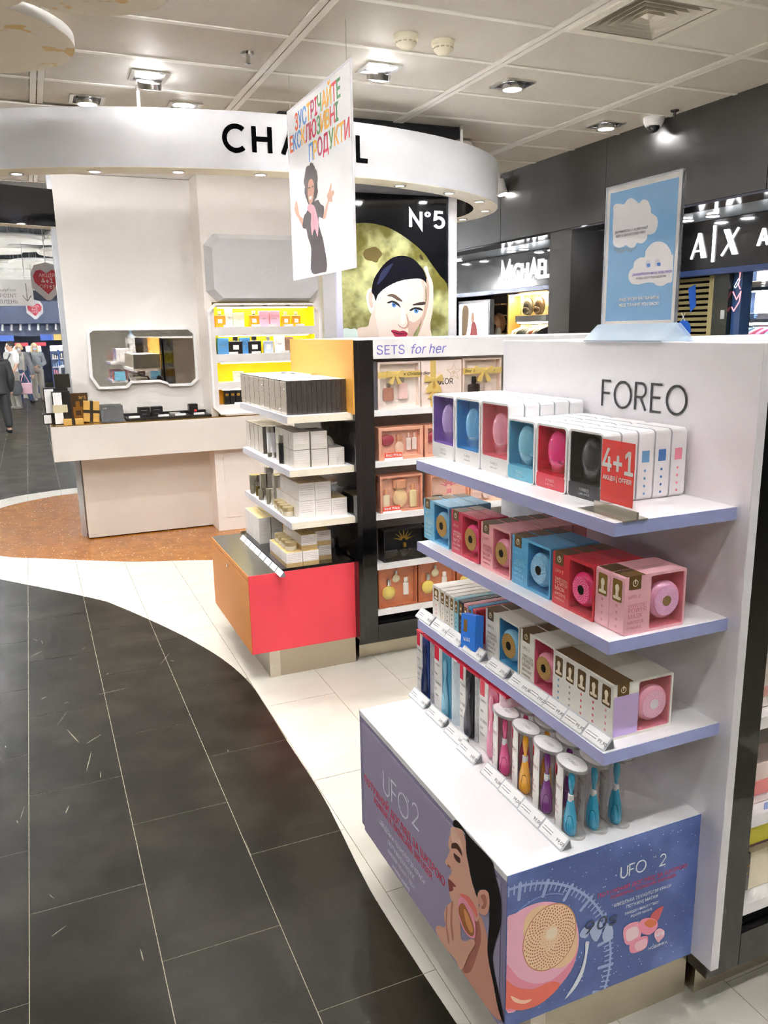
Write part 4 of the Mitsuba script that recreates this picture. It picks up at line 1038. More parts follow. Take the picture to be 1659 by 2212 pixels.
Z3 = .921
PACK = [(2.510, 2.450, "efe9dd", "white", "c86a5c"), (2.447, 2.414, "efe9dd", "white", "d9a43c"), (2.411, 2.379, "efe9dd", "white", "333333"), (2.376, 2.345, "efe9dd", "white", "555555"), (2.342, 2.314, "7fb9c4", "teal", "3c6a74"), (2.311, 2.279, "1c1c1f", "black", "777777"),
        (2.276, 2.247, "e39aa2", "pink", "b4545f"), (2.244, 2.218, "3f8fb5", "blue", "d0e6f0"), (2.215, 2.191, "c43a44", "red", "f0c0b0")]
wn = 0
for y0, y1, c, nm, dc in PACK:
    w = y0 - y1; h = .123
    pr = [("body", P(bx(0, .13, -w / 2, w / 2, 0, h, .002), mat(c, .4))), ("portrait_label", P(on(ext(rrect(w * .62, .042, .003, -w * .31, h - .052), .0005), (0, 0, 0), FACE_X), BRONZE)),
          ("portrait", P(on(ext(unary_union([Point(0, h - .027).buffer(w * .16), LineString([(-w * .16, h - .044), (w * .16, h - .044)]).buffer(w * .07)]), .0004), (-.0005, 0, 0), FACE_X), mat("f2e8d4", .4))),
          ("printed_dots", P(on(ext(unary_union([Point(0, .02 + .016 * q).buffer(.003, quad_segs=3) for q in range(3)]), .0004), (0, 0, 0), FACE_X), mat(dc, .4)))]
    if nm == "white":
        wn += 1; lb_ = f"{['first', 'second', 'third', 'fourth'][wn - 1]} of the four slim white mask packets from the left end of the lowest shelf"
    else:
        lb_ = f"slim {nm} mask packet standing among the white packets and device boxes on the lowest shelf"
    stamp(pr, "mask_packet", at(1.262, (y0 + y1) / 2, Z3), lb_, "packet")
    stamp(pr[:1], "mask_packet", at(1.394, (y0 + y1) / 2, Z3), f"{nm} mask packet behind the front row on the lowest shelf", "packet", f"{nm} mask packets behind the front row")
tilt = [("body", P(bx(0, .03, -.05, .05, 0, .118, .002), mat("1f6fd0", .35))), ("portrait_label", P(on(ext(rrect(.024, .04, .003, -.03, .06), .0005), (0, 0, 0), FACE_X), BRONZE)), ("lettering", P(on(text("MAKE", .012, .0004), (-.0002, .03, .03), FACE_X), WHITE))]
stamp(tilt, "mask_packet", T().translate([1.212, 2.158, Z3 + .004]) @ T().rotate([1, 0, 0], -12) @ T().rotate([0, 1, 0], 8), "bright blue mask packet leaning tilted at the shelf edge", "packet")
for y0, y1, tr, dv, dc, nm in ((2.122, 1.925, "3f93bd", "86c3e0", "c79a52", "blue"), (1.918, 1.745, "d0607a", "eea0b2", "c99c5c", "rose pink")):
    stamp(mask_box(y0 - y1, .158, "ece7dc", tr, dv, dc, None, "9a8f80"), "mask_device_box", at(1.258, (y0 + y1) / 2, Z3), f"white box with a gold and {nm} mask device on the lowest shelf", "box")
    for k in range(1, 3):
        stamp(plain_box(y0 - y1, .158, .054, "ece7dc"), "mask_device_box", at(1.258 + .0555 * k, (y0 + y1) / 2, Z3), f"white box in the row behind the gold and {nm} mask device", "box", f"white boxes behind the {nm} device box")
DD = ["5f8fae", "8a8a90", "c43a44", "b8304a", "d98a98"]
wb = [mask_box(.192, .152, "efebe2", "e58d9a", "f0a8c0", "f3b6cc", "white", DD[i], film=(i == 4), badge="f0e4ee") for i in range(5)]
for i in range(5):
    y = 1.492 + .051 * (4 - i)
    stamp(wb[i], "mask_device_box", at(1.353, y, Z3, 90), ["white box with pale blue dots, furthest of the five upright white device boxes", "white box with grey dots, second furthest of the five upright white device boxes", "white box with red dots, middle of the five upright white device boxes",
          "white box with dark pink dots, fourth of the five upright white device boxes", "white box with a shiny pink device facing the viewer at the lowest shelf's front corner"][i], "box")
stamp([("sheet", P(on(ext(sbox(-.094, .008, -.016, .118), .0005), (-.0002, 0, 0), FACE_X), mat("cbb3e6", .15, .45)))], "foil_sleeve", at(1.353, 1.4915, Z3, 90), "iridescent lilac foil sleeve on the front of the corner device box", "sleeve")

# toothbrush boxes and tubes on the cabinet top
Z4 = .6298


def dot_tex_for(c0, c1):
    def f(p, n, uv):
        a, b = p.y * 260, p.z * 260
        d = dr.square(a - dr.floor(a) - .5) + dr.square(b - dr.floor(b) - .5)
        return dr.select(d < .11, mi.Color3f(lin(c1)), mi.Color3f(lin(c0)))
    return f


def brush(r, h, c, w=1.0):
    prof = [(0, 0), (r * .7, .002), (r * .95, h * .06), (r, h * .16), (r * .9, h * .32), (r * .55, h * .5), (r * .3, h * .62), (r * .26, h * .68), (r * .42, h * .76), (r * .5, h * .84), (r * .46, h * .93), (r * .25, h * .985), (0, h)]
    m = lathe(prof, 20); m.apply_scale([.62, w, 1])
    return m


KIT = [(2.528, 2.392, "17306e", "0f1d44", "d9d9df", "20242e", "navy blue"), (2.385, 2.208, "3f86a6", "7fb6cd", "dfe6ea", "9fb9c4", "steel blue"), (2.200, 2.075, "1b1b1e", "3a3a40", "f0f0f0", "16161a", "black"), (2.066, 1.912, "c75a78", "ef9ab8", "f2c4d2", "e7e0e4", "pink")]
for y0, y1, wc, bc, d0, d1, nm in KIT:
    w = y0 - y1; h = .238; a = w / 3
    pr = [("text_panel", P(bx(0, .055, w / 2 - a, w / 2, .001, h, .002), mat("e6e2dd", .4))), ("window", P(bx(.002, .055, -w / 2 + a, w / 2 - a, .001, h - .006, .002), mat(wc, .25)), "coloured window half"),
          ("dotted_half", P(ext(unary_union([sbox(.02, -w / 2, .055, -w / 2 + a), affinity.scale(Point(.022, -w / 2 + a / 2).buffer(a / 2, quad_segs=8), .9, 1)]), h - .004).apply_translation([0, 0, .001]), mat("dots" + nm, .4, tex=dot_tex_for(d0, d1)), 40), "finely dotted rounded half"),
          ("red_lid", P(cat(bx(-.001, .056, w / 2 - a, w / 2, h, h + .005), bx(.002, .056, -w / 2, w / 2 - a, h - .006, h + .002)), mat("d8284a", .3)), "red lid"),
          ("red_tab", P(on(ext(rrect(a * .55, .05, .002, -w / 2 + .004, h - .052), .0006), (0, 0, 0), FACE_X), mat("cf2340", .35))),
          ("lettering", P(cat(*[on(text(t, hh, .0004), (-.0002, w / 2 - .006, z), FACE_X) for t, hh, z in (("FOREO", .008, .165), ("ISSA", .006, .13), ("SONIC", .0105, .095), ("KIT", .0085, .07), ("TEETH", .006, .05))]), mat("7d7a7c", .4)))]
    bm = brush(.019, h - .03, bc); bm.apply_translation([-.004, (-w / 2 + a + w / 2 - a) / 2 - .004, .006])
    pr += [("brush", P(bm, mat(bc, .25), True), "toothbrush showing in the window"), ("clear_case", P(bx(-.012, .001, -w / 2 + a, w / 2 - a, .001, h - .008), FILM))]
    stamp(pr, "toothbrush_box", at(1.205, (y0 + y1) / 2, Z4), f"upright {nm} toothbrush kit box with a dotted side under the lowest lavender shelf", "box")
TUBE = [(1.905, "d94a86", "magenta"), (1.795, "f2ab24", "yellow"), (1.687, "6b2470", "purple"), (1.578, "2f9cbd", "turquoise")]


def brush_tube(c):
    a, b, h = .054, .033, .196
    t = np.linspace(0, 2 * math.pi, 49); e = np.c_[b * np.cos(t), a * np.sin(t)]
    v = np.r_[np.c_[e, np.full(49, .004)], np.c_[e, np.full(49, h)]]; f = [[i, i + 1, i + 50, i + 49] for i in range(48)]
    i0, i1 = 14, 27
    inner = e * .95; idx = list(range(11, 26))
    cv = np.r_[np.c_[inner[idx], np.full(len(idx), .006)], np.c_[inner[idx], np.full(len(idx), h - .003)], np.c_[inner[idx] * .97, np.full(len(idx), .006)], np.c_[inner[idx] * .97, np.full(len(idx), h - .003)]]
    n = len(idx); cf = [[i, i + 1, n + i + 1, n + i] for i in range(n - 1)] + [[2 * n + i + 1, 2 * n + i, 3 * n + i, 3 * n + i + 1] for i in range(n - 1)]
    E = affinity.scale(Point(0, 0).buffer(1, quad_segs=12), b, a)
    bm = brush(.0225, h - .012, c, 1.0); bm.apply_translation([-.016, -.022, .006])
    zs = [("FOREO", .0105, .125, "b9aeb0"), ("ISSA", .006, .105, "c9c0c0"), ("YOUR", .007, .08, "b98f92"), ("SMILE", .009, .066, "b98f92"), ("PERFECT", .006, .05, "c06a78"), ("V/OB", .007, .02, "c9a0a4")]
    cards = []
    for tx, hh, z, _ in zs:
        m = text(tx, hh, .0004); y = .046 - m.vertices[:, 0]
        x = -b * .955 * np.sqrt(np.maximum(0, 1 - (y / a) ** 2)) - .0006 - m.vertices[:, 2]
        cards.append(trimesh.Trimesh(np.c_[x, y, z + m.vertices[:, 1]], m.faces, process=False))
    red = rrect(.022, .03, .002, -.047, h - .04); rm = ext(red, .0006).subdivide().subdivide(); y = -rm.vertices[:, 0]
    rm = trimesh.Trimesh(np.c_[-b * .955 * np.sqrt(np.maximum(0, 1 - (y / a) ** 2)) - .0006 - rm.vertices[:, 2], y, rm.vertices[:, 1]], rm.faces, process=False)
    clip = lathe([(.006, 0), (.0095, .002), (.0095, .02), (.006, .022), (.006, 0)], 12); clip.apply_scale([.8, 1, 1]); clip.apply_translation([-.016, -.022, h * .52])
    return [("card", P((cv, np.array(cf)), CARD), "white printed card half way round"), ("lettering", P(cat(*cards), mat("b08f92", .4))), ("red_tab", P(rm, mat("cf2340", .35))),
            ("brush", P(bm, mat(c, .22, spec=.7), True), "silicone toothbrush"), ("brush_clip", P(clip, mat("e9e6e6", .3))), ("clear_tube", P((v, np.array(f)), FILM, True)),
            ("base", P(ext(E, .006), mat("c9c6c2", .3))), ("lid", P(ext(E.buffer(-.002), .004).apply_translation([0, 0, h]), CARDW), "oval white lid"), ("lid_rim", P(ext(E.buffer(.001).difference(E.buffer(-.002)), .007).apply_translation([0, 0, h - .003]), mat("a9a7a6", .3, .4))),
            ("lid_lettering", P(text("FOREO", .009, .0003, center=True).apply_transform(trimesh.transformations.rotation_matrix(-math.pi / 2, [0, 0, 1])).apply_translation([-.004, 0, h + .004]), mat("b5b2b4", .4)))]


for i, (y, c, nm) in enumerate(TUBE):
    pr = brush_tube(c)
    stamp(pr, "toothbrush_tube", at(1.203, y, Z4), f"oval clear tube holding a {nm} silicone toothbrush, in the front row on the cabinet", "tube")
    for k in (1, 2) if i == 3 else (1,):
        stamp(pr, "toothbrush_tube", at(1.203 + .07 * k, y - .004 * k, Z4), f"{'second' if k == 1 else 'third'} tube with a turquoise toothbrush, behind the front turquoise one" if i == 3 else f"oval tube standing behind the tube with the {nm} toothbrush", "tube")

# price tickets in clear holders


def ticket(L, price):
    tri = Polygon([(0, 0), (.042, 0), (.036, .002), (.030, .030), (.028, .031), (.0, .002)])
    side = ((1, 0, 0), (0, 0, 1))
    n = np.array([-.031, 0, .030]) / .0431
    ex, ey = np.array([0, -1, 0]), np.array([.0285, 0, .029]) / .0407
    M4 = np.eye(4); M4[:3, 0], M4[:3, 1], M4[:3, 2], M4[:3, 3] = ex, ey, np.cross(ex, ey), [-.0004, 0, .0024]
    def lay(m): m = m.copy(); m.apply_transform(M4); return m
    return [("holder", P(on(ext(tri, L), (0, L / 2, 0), side), mat("c9ccd2", .12, spec=.8))), ("card", P(lay(ext(sbox(-L / 2 + .003, .003, L / 2 - .003, .037), .0006)), WHITEG)),
            ("end_cap", P(on(ext(Polygon([(.006, .001), (.034, .001), (.028, .026)]), .0015), (0, -L / 2 + .001, 0), side), mat("55585c", .3))),
            ("lettering", P(cat(lay(text(price, .0085, .0003, True).apply_translation([L / 2 - .034, .012, .0006])), lay(ext(unary_union([sbox(-L / 2 + .008, .014 + .007 * q, -L / 2 + .05, .0155 + .007 * q) for q in (0, 1)]), .0003).apply_translation([0, 0, .0006]))), mat("6b6a70", .4)))]


TK = [(1.178, 2.440, .125, "149,90", "navy blue toothbrush kit"), (1.172, 2.288, .122, "149,90", "steel blue toothbrush kit"), (1.168, 2.142, .12, "149,90", "black toothbrush kit"), (1.153, 2.030, .112, "149,90", "pink toothbrush kit"), (1.150, 1.876, .105, "95,00", "tube with the magenta toothbrush"), (1.148, 1.770, .105, "99,00", "tube with the yellow toothbrush"), (1.146, 1.664, .103, "99,00", "tube with the purple toothbrush"), (1.146, 1.560, .103, "99,00", "tube with the turquoise toothbrush")]
for x, y, L_, pr_, nm in TK:
    stamp(ticket(L_, pr_), "price_ticket", at(x - .022, y, Z4), f"price ticket on the cabinet top before the {nm}", "price ticket")
TK = [(2.478, .115, "19,90", "first white mask packets"), (2.360, .11, "19,90", "last white mask packets"), (2.255, .1, "19,90", "teal and black packets"), (2.125, .115, "19,90", "leaning bright blue packet"), (1.978, .105, "279,00", "gold and blue device"), (1.852, .1, "199,00", "gold and pink device"), (1.766, .085, "199,00", "gap beside the gold and pink device"), (1.68, .09, "99,90", "two furthest upright white boxes"), (1.592, .088, "99,90", "middle upright white boxes"), (1.502, .09, "99,90", "pink device box at the front corner")]
for y, L_, pr_, nm in TK:
    stamp(ticket(L_, pr_), "price_ticket", at(1.2025, y, Z3), f"price ticket on the lowest shelf edge before the {nm}", "price ticket")

# ================================================================== GOODS ON THE RED AND ORANGE STAND


def crinkle(p, n, uv):
    a = mikit.fbm(p.x * 60 + p.y * 70, p.z * 26, p.y * 40, 3)
    b = mikit.noise(p.x * 30 + p.z * 90, p.y * 110 - p.z * 40, p.z * 60)
    return abs(a - .5) + .5 * abs(b - .5)


FOILD = mat("2c2725", .14, .2, coat=1.0)
FOILS = mat("c3b8aa", .2, .55)
FOILC = mat("ddd6cc", .25, .2, bump=(crinkle, .012, .002))
LIDC = mat("efe6d6", .4)


def crumple(w, h, nu, nv, amp, seed):
    """A crinkled sheet of foil in the yz plane, facing -x."""
    g = np.random.default_rng(seed)
    yy_, zz_ = np.meshgrid(np.linspace(w / 2, -w / 2, nu), np.linspace(.002, h, nv), indexing="ij")
    d_ = -.0004 - amp * g.random((nu, nv)); d_[[0, -1], :] = -.0002; d_[:, [0, -1]] = -.0002
    yy_[1:-1] += g.uniform(-.35, .35, (nu - 2, nv)) * w / nu; zz_[:, 1:-1] += g.uniform(-.35, .35, (nu, nv - 2)) * h / nv
    v_ = np.c_[d_.ravel(), yy_.ravel(), zz_.ravel()]
    f_ = []
    for a in range(nu - 1):
        for b in range(nv - 1):
            q = a * nv + b
            f_ += [[q, q + nv, q + nv + 1], [q, q + nv + 1, q + 1]] if (a * 7 + b * 3 + seed) % 2 else [[q, q + nv, q + 1], [q + nv, q + nv + 1, q + 1]]
    return trimesh.Trimesh(v_, f_, process=False)


pbx = [("carton", P(bx(0, .0275, -.056, .056, 0, .184, .001), FOILD)), ("top_face", P(bx(.001, .0265, -.055, .055, .184, .1846), LIDC), "pale top")]
silver = [P(crumple(.110, .18, 9, 26, .0022, s), FOILS) for s in range(4)]
spines = [P(crumple(.0265, .182, 4, 22, .0009, 9 + s).apply_transform(trimesh.transformations.rotation_matrix(math.pi / 2, [0, 0, 1])).apply_translation([.0138, -.056, 0]), FOILD) for s in range(3)]
for i in range(12):
    for j in range(9):
        if (i, j) in ((9, 6), (11, 4), (8, 7)):
            continue
        stamp(pbx + [("silver_face", silver[(i + 3 * j) % 4], "crinkled silver foil face"), ("spine_foil", spines[(i + j) % 3], "dark crinkled foil")], "perfume_carton", at(1.252 + .0287 * i, 4.232 + .058 + .1155 * j, 1.506), "slim black foil-wrapped perfume carton in the large block on the top white shelf", "carton", "foil-wrapped cartons on the top shelf")


def carton(w, d, h, c, top="efe6cf", lines="b9b0a4", foil=None, band=None):
    p = [("carton", P(bx(0, w, 0, d, 0, h, .001), foil or mat(c, .4))), ("top_face", P(bx(.0015, w - .0015, .0015, d - .0015, h, h + .0005), mat(top, .3, .15)))]
    s = unary_union([sbox(.008, h * q, w - .008, h * q + .0022) for q in (.35, .48, .6, .72, .84)])
    p += [("printed_lines", P(on(ext(s, .0003), (0, 0, 0), FACE_Y), mat(lines, .4)))]
    if band:
        p += [("gold_band", P(bx(-.0005, w + .0005, -.0005, d + .0005, 0, h * .3), mat(band, .3, .5)))]
    return p


# second shelf
tp = [("carton", P(bx(0, .03, -.05, .05, 0, .168, .001), mat("5a524b", .2, .3, bump=(crinkle, .02, .002)))), ("silver_face", P(bx(-.0006, 0, -.049, .049, .002, .166), FOILC), "crinkled pale foil face"), ("top_face", P(bx(.001, .029, -.049, .049, .168, .1686), LIDC), "pale top")]
for j in range(4):
    for i in range(5):
        stamp(tp, "foil_carton", at(1.268 + .0305 * i, 5.205 - .106 * j, 1.214), "slim pale foil-wrapped carton at the far end of the second white shelf", "carton", "foil cartons on the second shelf")


def chrome_pump(h, r, core, cap):
    p = [("shell", P(lathe([(0, 0), (r, 0), (r, h * .7), (r * .96, h * .72), (0, h * .72)], 24), core, 40)), ("collar", P(lathe([(0, h * .72), (r * .98, h * .72), (r * .98, h * .76), (0, h * .76)], 24), CHROME, 40)), ("cap", P(lathe([(0, h * .76), (r, h * .76), (r, h * .985), (r * .93, h), (0, h)], 24), cap, 40))]
    return p


stamp([("sleeve", P(lathe([(0, .03), (.031, .03), (.031, .15), (0, .15)], 28), mat("e4e2e4", .3), 40)), ("foot_ring", P(lathe([(0, 0), (.031, 0), (.031, .03), (0, .03)], 28), CHROME, 40)), ("cap", P(lathe([(0, .15), (.031, .15), (.031, .184), (.028, .187), (0, .187)], 28), CHROME, 40))], "serum_bottle", at(1.285, 4.69, 1.214), "tall white and chrome serum bottle on the second white shelf", "bottle")
stamp(chrome_pump(.165, .025, mat("1b1a1c", .12), CHROME), "serum_bottle", at(1.275, 4.43, 1.214), "black serum bottle with a chrome cap at the edge of the second white shelf", "bottle")
for k in (1, 2):
    stamp(chrome_pump(.165, .025, mat("1b1a1c", .12), CHROME), "serum_bottle", at(1.275 + .06 * k, 4.45 + .01 * k, 1.214), "black serum bottle behind the front black serum bottle on the second white shelf", "bottle", "black serum bottles behind the front one")
sq = carton(.095, .085, .098, "c9c0b8", "8c857c", "efe9e4", foil=FOILC)
for (ix, z, y, n_, lb_) in ((0, 0, 4.215, 4, "lower left"), (0, .1, 4.215, 4, "upper left"), (1, 0, 4.215, 3, "lower middle"), (1, .1, 4.215, 2, "upper middle"), (2, 0, 4.225, 2, "lone lower right")):
    for j in range(n_):
        stamp(sq, "cream_carton", at(1.272 + .103 * ix, y + .088 * j, 1.214 + z), f"{lb_} silver cream carton of the front stack on the second white shelf" if j == 0 else "silver cream carton behind the front stack on the second white shelf", "carton", None if j == 0 else "silver cream cartons behind the front stack")
one("foil_bag", "crumpled silver foil bag on top of the silver cream cartons", "bag", ball((1.52, 4.36, 1.29 + .0), (.042, .05, .075), 3), FOILC, True)

# third shelf
jar = lambda r, h, lid, body: [("jar", P(lathe([(0, 0), (r * .9, 0), (r, .004), (r, h * .55), (0, h * .55)], 28), body, 40)), ("lid", P(lathe([(0, h * .56), (r * .99, h * .56), (r * .99, h * .97), (r * .94, h), (0, h)], 28), lid, 40), "metal lid")]
JX = [(1.262, 5.075, .036, .066, "left"), (1.262, 5.075, .036, .066, "top"), (1.235 + .02, 4.85, .036, .062, "front"), ]
stamp(jar(.036, .062, CHROME, CHROME), "cream_jar", at(1.268, 5.09, .921), "lower of two stacked chrome jars at the far end of the third white shelf", "jar")
stamp(jar(.036, .062, CHROME, CHROME), "cream_jar", at(1.268, 5.09, .983), "upper of two stacked chrome jars at the far end of the third white shelf", "jar")
stamp(jar(.037, .066, CHROME, CHROME), "cream_jar", at(1.268, 4.87, .921), "low chrome jar at the edge of the third white shelf", "jar")
stamp(chrome_pump(.098, .028, CHROME, CHROME), "cream_jar", at(1.268, 4.715, .921), "tall chrome jar at the edge of the third white shelf beside the gold jars", "jar")
for x, y, h in ((1.30, 4.98, .145), (1.335, 4.80, .16), (1.345, 4.70, .155)):
    stamp(chrome_pump(h, .021, CHROME, CHROME), "serum_bottle", at(x, y, .921), f"{'front' if y > 4.9 else 'tallest' if h > .158 else 'rear'} of the three slim chrome serum bottles on the third white shelf", "bottle")
stamp(chrome_pump(.09, .014, mat("6a5a2a", .15, .6), CHROME), "serum_bottle", at(1.262, 5.0, .921), "small gold serum bottle between the chrome jars", "bottle")
stamp(carton(.05, .045, .17, "e4e0da"), "cream_carton", at(1.33, 5.04, .921), "tall white carton behind the chrome jars on the third shelf", "carton")
for j in range(3):
    stamp(carton(.06, .06, .15, "b7b0a6", foil=FOILC), "cream_carton", at(1.335, 4.86 - .064 * j, .921), "foil-wrapped carton between the chrome bottles on the third white shelf", "carton", "foil-wrapped cartons on the third shelf")
GOLDJ = mat("cdb98a", .25, .55); GLASSJ = mat("e6dcc2", .15)
for j in range(4):
    stamp(jar(.033, .052, GOLDJ, GLASSJ), "cream_jar", at(1.268 + .004 * j, 4.355 + .074 * j, .921), f"{['first', 'second', 'third', 'fourth'][j]} gold lidded jar from the front corner on the third white shelf", "jar")
wh = carton(.0945, .09, .1, "e9e2dc", "cbb48a", "c4b8b0")
for (ix, z, n_, lb_) in ((0, 0, 5, "lower left"), (0, .1015, 4, "upper left"), (1, 0, 4, "lower middle"), (1, .1015, 3, "upper middle"), (2, 0, 2, "lone right")):
    for j in range(n_):
        stamp(wh, "cream_carton", at(1.298 + .0965 * ix, 4.236 + .092 * j, .921 + z), f"{lb_} white cream carton at the front of the stack on the third white shelf" if j == 0 else "white cream carton behind the front stack on the third white shelf", "carton", None if j == 0 else "white cream cartons behind the front stack")

# on the dark cabinet top
rz = .6388
part(rs, "riser", bx(1.175, 1.60, 4.21, 5.185, .6385, .652), BLACKG)
zb = .652
gb = carton(.094, .085, .086, "e9e2dc", "cfb679", "c4b8b0", band="d2b684")
for (x, y, z, n_, lb_) in ((1.205, 4.215, 0, 4, "front left lower"), (1.302, 4.215, 0, 4, "front right lower"), (1.302, 4.235, .0875, 4, "front right upper"), (1.405, 4.29, 0, 3, "far right lower"), (1.405, 4.29, .0875, 3, "far right upper")):
    for j in range(n_):
        stamp(gb, "gold_carton", at(x, y + .0875 * j, zb + z), f"{lb_} white and gold carton of the stack on the dark cabinet top" if j == 0 else "white and gold carton behind the front stack on the dark cabinet top", "carton", None if j == 0 else "white and gold cartons behind the front stack")
stamp(carton(.06, .06, .06, "e9e2dc", "cfb679", "c4b8b0"), "gold_carton", at(1.53, 4.5, zb), "small dark carton in the shade at the back of the dark cabinet top", "carton")
for j in range(5):
    stamp(jar(.033, .05, GOLDJ, GLASSJ), "cream_jar", at(1.252 + .0 * j, 4.275 + .072 * j, zb + (.0865 if j < 4 else .0)), f"{['first', 'second', 'third', 'fourth', 'fifth'][j]} gold lidded jar from the front, standing on the white and gold cartons" if j < 4 else "gold lidded jar at the far end of the row on the dark cabinet top", "jar")
tw = carton(.075, .085, .165, "ece7e2", "e9d79a", "d8cfc8")
for j in range(4):
    stamp(tw, "tall_carton", at(1.205, 4.80 + .089 * j, zb), f"{['first', 'second', 'third', 'fourth'][j]} tall white carton counted from the jars on the dark cabinet top", "carton")
    stamp(tw, "tall_carton", at(1.285, 4.80 + .089 * j, zb), "tall white carton in the second row on the dark cabinet top", "carton", "tall white cartons in the second row")
for j in range(8):
    y = 4.965 - .118 * j
    stamp([("holder", P(on(ext(Polygon([(0, 0), (.03, 0), (.024, .026), (.021, .028)]), .11), (0, .055, 0), ((1, 0, 0), (0, 0, 1))), mat("8d8f92", .25, .4))), ("card", P(on(ext(Polygon([(-.001, .002), (.0, .0), (.0215, .027), (.0205, .029)]), .104), (-.001, .052, 0), ((1, 0, 0), (0, 0, 1))), WHITEG))], "price_ticket", at(1.135, y + .02, .6388), f"{ORDINAL[j]} white price ticket from the far end along the dark cabinet top", "price ticket")

# ================================================================== GIFT SETS ON THE BLACK UNIT
BLUSH = mat("f0ddd2", .4); RIBBON = mat("e6c877", .35, .3); COPPER = mat("e6a88c", .35); AMBER = mat("c9743f", .35); YGLASS = mat("f4d95a", .15, spec=.8)


def bottle(r, h, body, cap, flat_=.45, round_=False, neck=.3):
    if round_:
        prof = [(0, 0), (r * .5, .002)] + [(r * math.sin(a), h * .33 - h * .33 * math.cos(a)) for a in np.linspace(.5, 2.6, 10)] + [(r * neck, h * .66), (r * neck, h * .7), (0, h * .7)]
    else:
        prof = [(0, 0), (r * .94, 0), (r, h * .03), (r, h * .66), (r * .9, h * .7), (r * neck, h * .72), (r * neck, h * .76), (0, h * .76)]
    b = lathe(prof, 20); b.apply_scale([1, flat_, 1])
    c = lathe([(0, h * .7 if round_ else h * .76), (r * neck * 1.5, h * .7 if round_ else h * .76), (r * neck * 1.5, h * .97), (r * neck * 1.2, h), (0, h)], 16)
    c.apply_scale([1, min(1, flat_ * 1.6), 1])
    return [("bottle", b, body), ("cap", c, cap)]


def gift(name, label, x0, x1, z0, z1, y, d, bodym, back, items, rim=.012, extra=()):
    """Open fronted gift box facing -y; items are (name, mesh, material, x, z)."""
    k = thing(name, label, "gift set")
    w, h = x1 - x0, z1 - z0
    o, i = sbox(0, 0, w, h), sbox(rim, rim, w - rim, h - rim)
    part(k, "box", on(ext(o.difference(i), d), (x0, y + d, z0), FACE_Y), bodym)
    part(k, "inner_board", bx(x0 + rim, x1 - rim, y + .035, y + d, z0 + rim, z1 - rim), back)
    for nm, m, mm, x, z in items:
        m = m.copy(); m.apply_translation([x0 + x, y + .024, z0 + z])
        part(k, nm, m, mm, 40)
    for nm, m, mm in extra:
        part(k, nm, m, mm)
    part(k, "window_film", bx(x0 + rim, x1 - rim, y + .0015, y + .002, z0 + rim, z1 - rim), FILM)
    return k


def its(bt, x, z):
    return [(n, m, mm, x, z) for n, m, mm in bt]


def bow(cx, cz, y, s, vertical=False):
    """Ribbon bow of two loops, two tails and a knot, facing -y."""
    ps = []
    for sx in (-1, 1):
        ps.append(Polygon([(0, -.006), (sx * .05, .022), (sx * .056, -.012)]).buffer(.004)); ps.append(Polygon([(0, 0), (sx * .02, -.06), (sx * .042, -.052), (sx * .006, .002)]).buffer(.002))
    ps.append(Point(0, 0).buffer(.01))
    return on(ext(affinity.scale(unary_union(ps), s, s, origin=(0, 0)), .012), (cx, y, cz), FACE_Y)


S1 = 1.503
gift("gift_set", "blush gift set with a square perfume bottle and gold ribbon, leftmost on the top shelf", 1.802, 2.07, S1, 1.772, 4.262, .07, BLUSH, mat("f6ece4", .4), its(bottle(.032, .10, mat("a8735f", .15), CHROME, neck=.25), .075, .05) + its(bottle(.030, .125, mat("f3cfc8", .3), CHROME, neck=.2), .165, .055),
     extra=[("ribbon", bx(1.803, 2.069, 4.2585, 4.2615, 1.682, 1.718), RIBBON), ("bow", bow(1.905, 1.70, 4.258, .9), RIBBON), ("ribbon_lettering", on(text("Dior Christian Dior", .017, .0008, shear=.3), (1.93, 4.2578, 1.693), FACE_Y).apply_scale(1), BROWN)])
k = thing("gift_set", "closed blush gift box with a vertical gold ribbon, a star and black lettering", "gift set")
part(k, "box", bx(2.077, 2.342, 4.262, 4.33, S1, 1.772, .001), BLUSH)
part(k, "ribbon", bx(2.135, 2.170, 4.259, 4.262, S1, 1.772), RIBBON); part(k, "bow", bow(2.153, 1.665, 4.2585, 1.0), RIBBON); part(k, "bow", bow(2.153, 1.60, 4.2585, .8), RIBBON)
words(k, "DIOR", .034, (2.18, 4.2618, 1.632), FACE_Y, mat("23201f", .4), length=.1)
star = Polygon([(math.cos(math.pi / 2 + i * math.pi / 5) * (.055 if i % 2 == 0 else .022), math.sin(math.pi / 2 + i * math.pi / 5) * (.055 if i % 2 == 0 else .022)) for i in range(10)])
part(k, "printed_star", on(ext(star.difference(star.buffer(-.004)).union(star.buffer(-.012)), .0006), (2.29, 4.2618, 1.70), FACE_Y), mat("dcc3a8", .4))
gift("gift_set", "blush gift set with a dark square bottle under a gold bow, top shelf", 2.350, 2.616, S1, 1.778, 4.262, .07, mat("e9d3c4", .4), mat("f3e6dc", .4), its(bottle(.04, .15, mat("2e2321", .15), BLACK, neck=.25), .09, .015) + its(bottle(.03, .16, mat("f1ddd0", .3), CREAM, neck=.25), .19, .015),
     extra=[("ribbon", bx(2.351, 2.615, 4.2585, 4.2615, 1.685, 1.72), RIBBON), ("bow", bow(2.49, 1.703, 4.258, 1.1), RIBBON), ("ribbon_lettering", on(text("Dior  Christian Dior", .017, .0008, shear=.3), (2.36, 4.2578, 1.695), FACE_Y), BROWN)])
one("dark_carton", "narrow dark grey carton beside the black side frame on the top shelf", "carton", bx(1.768, 1.797, 4.27, 4.34, S1, 1.778, .001), mat("54545a", .35))


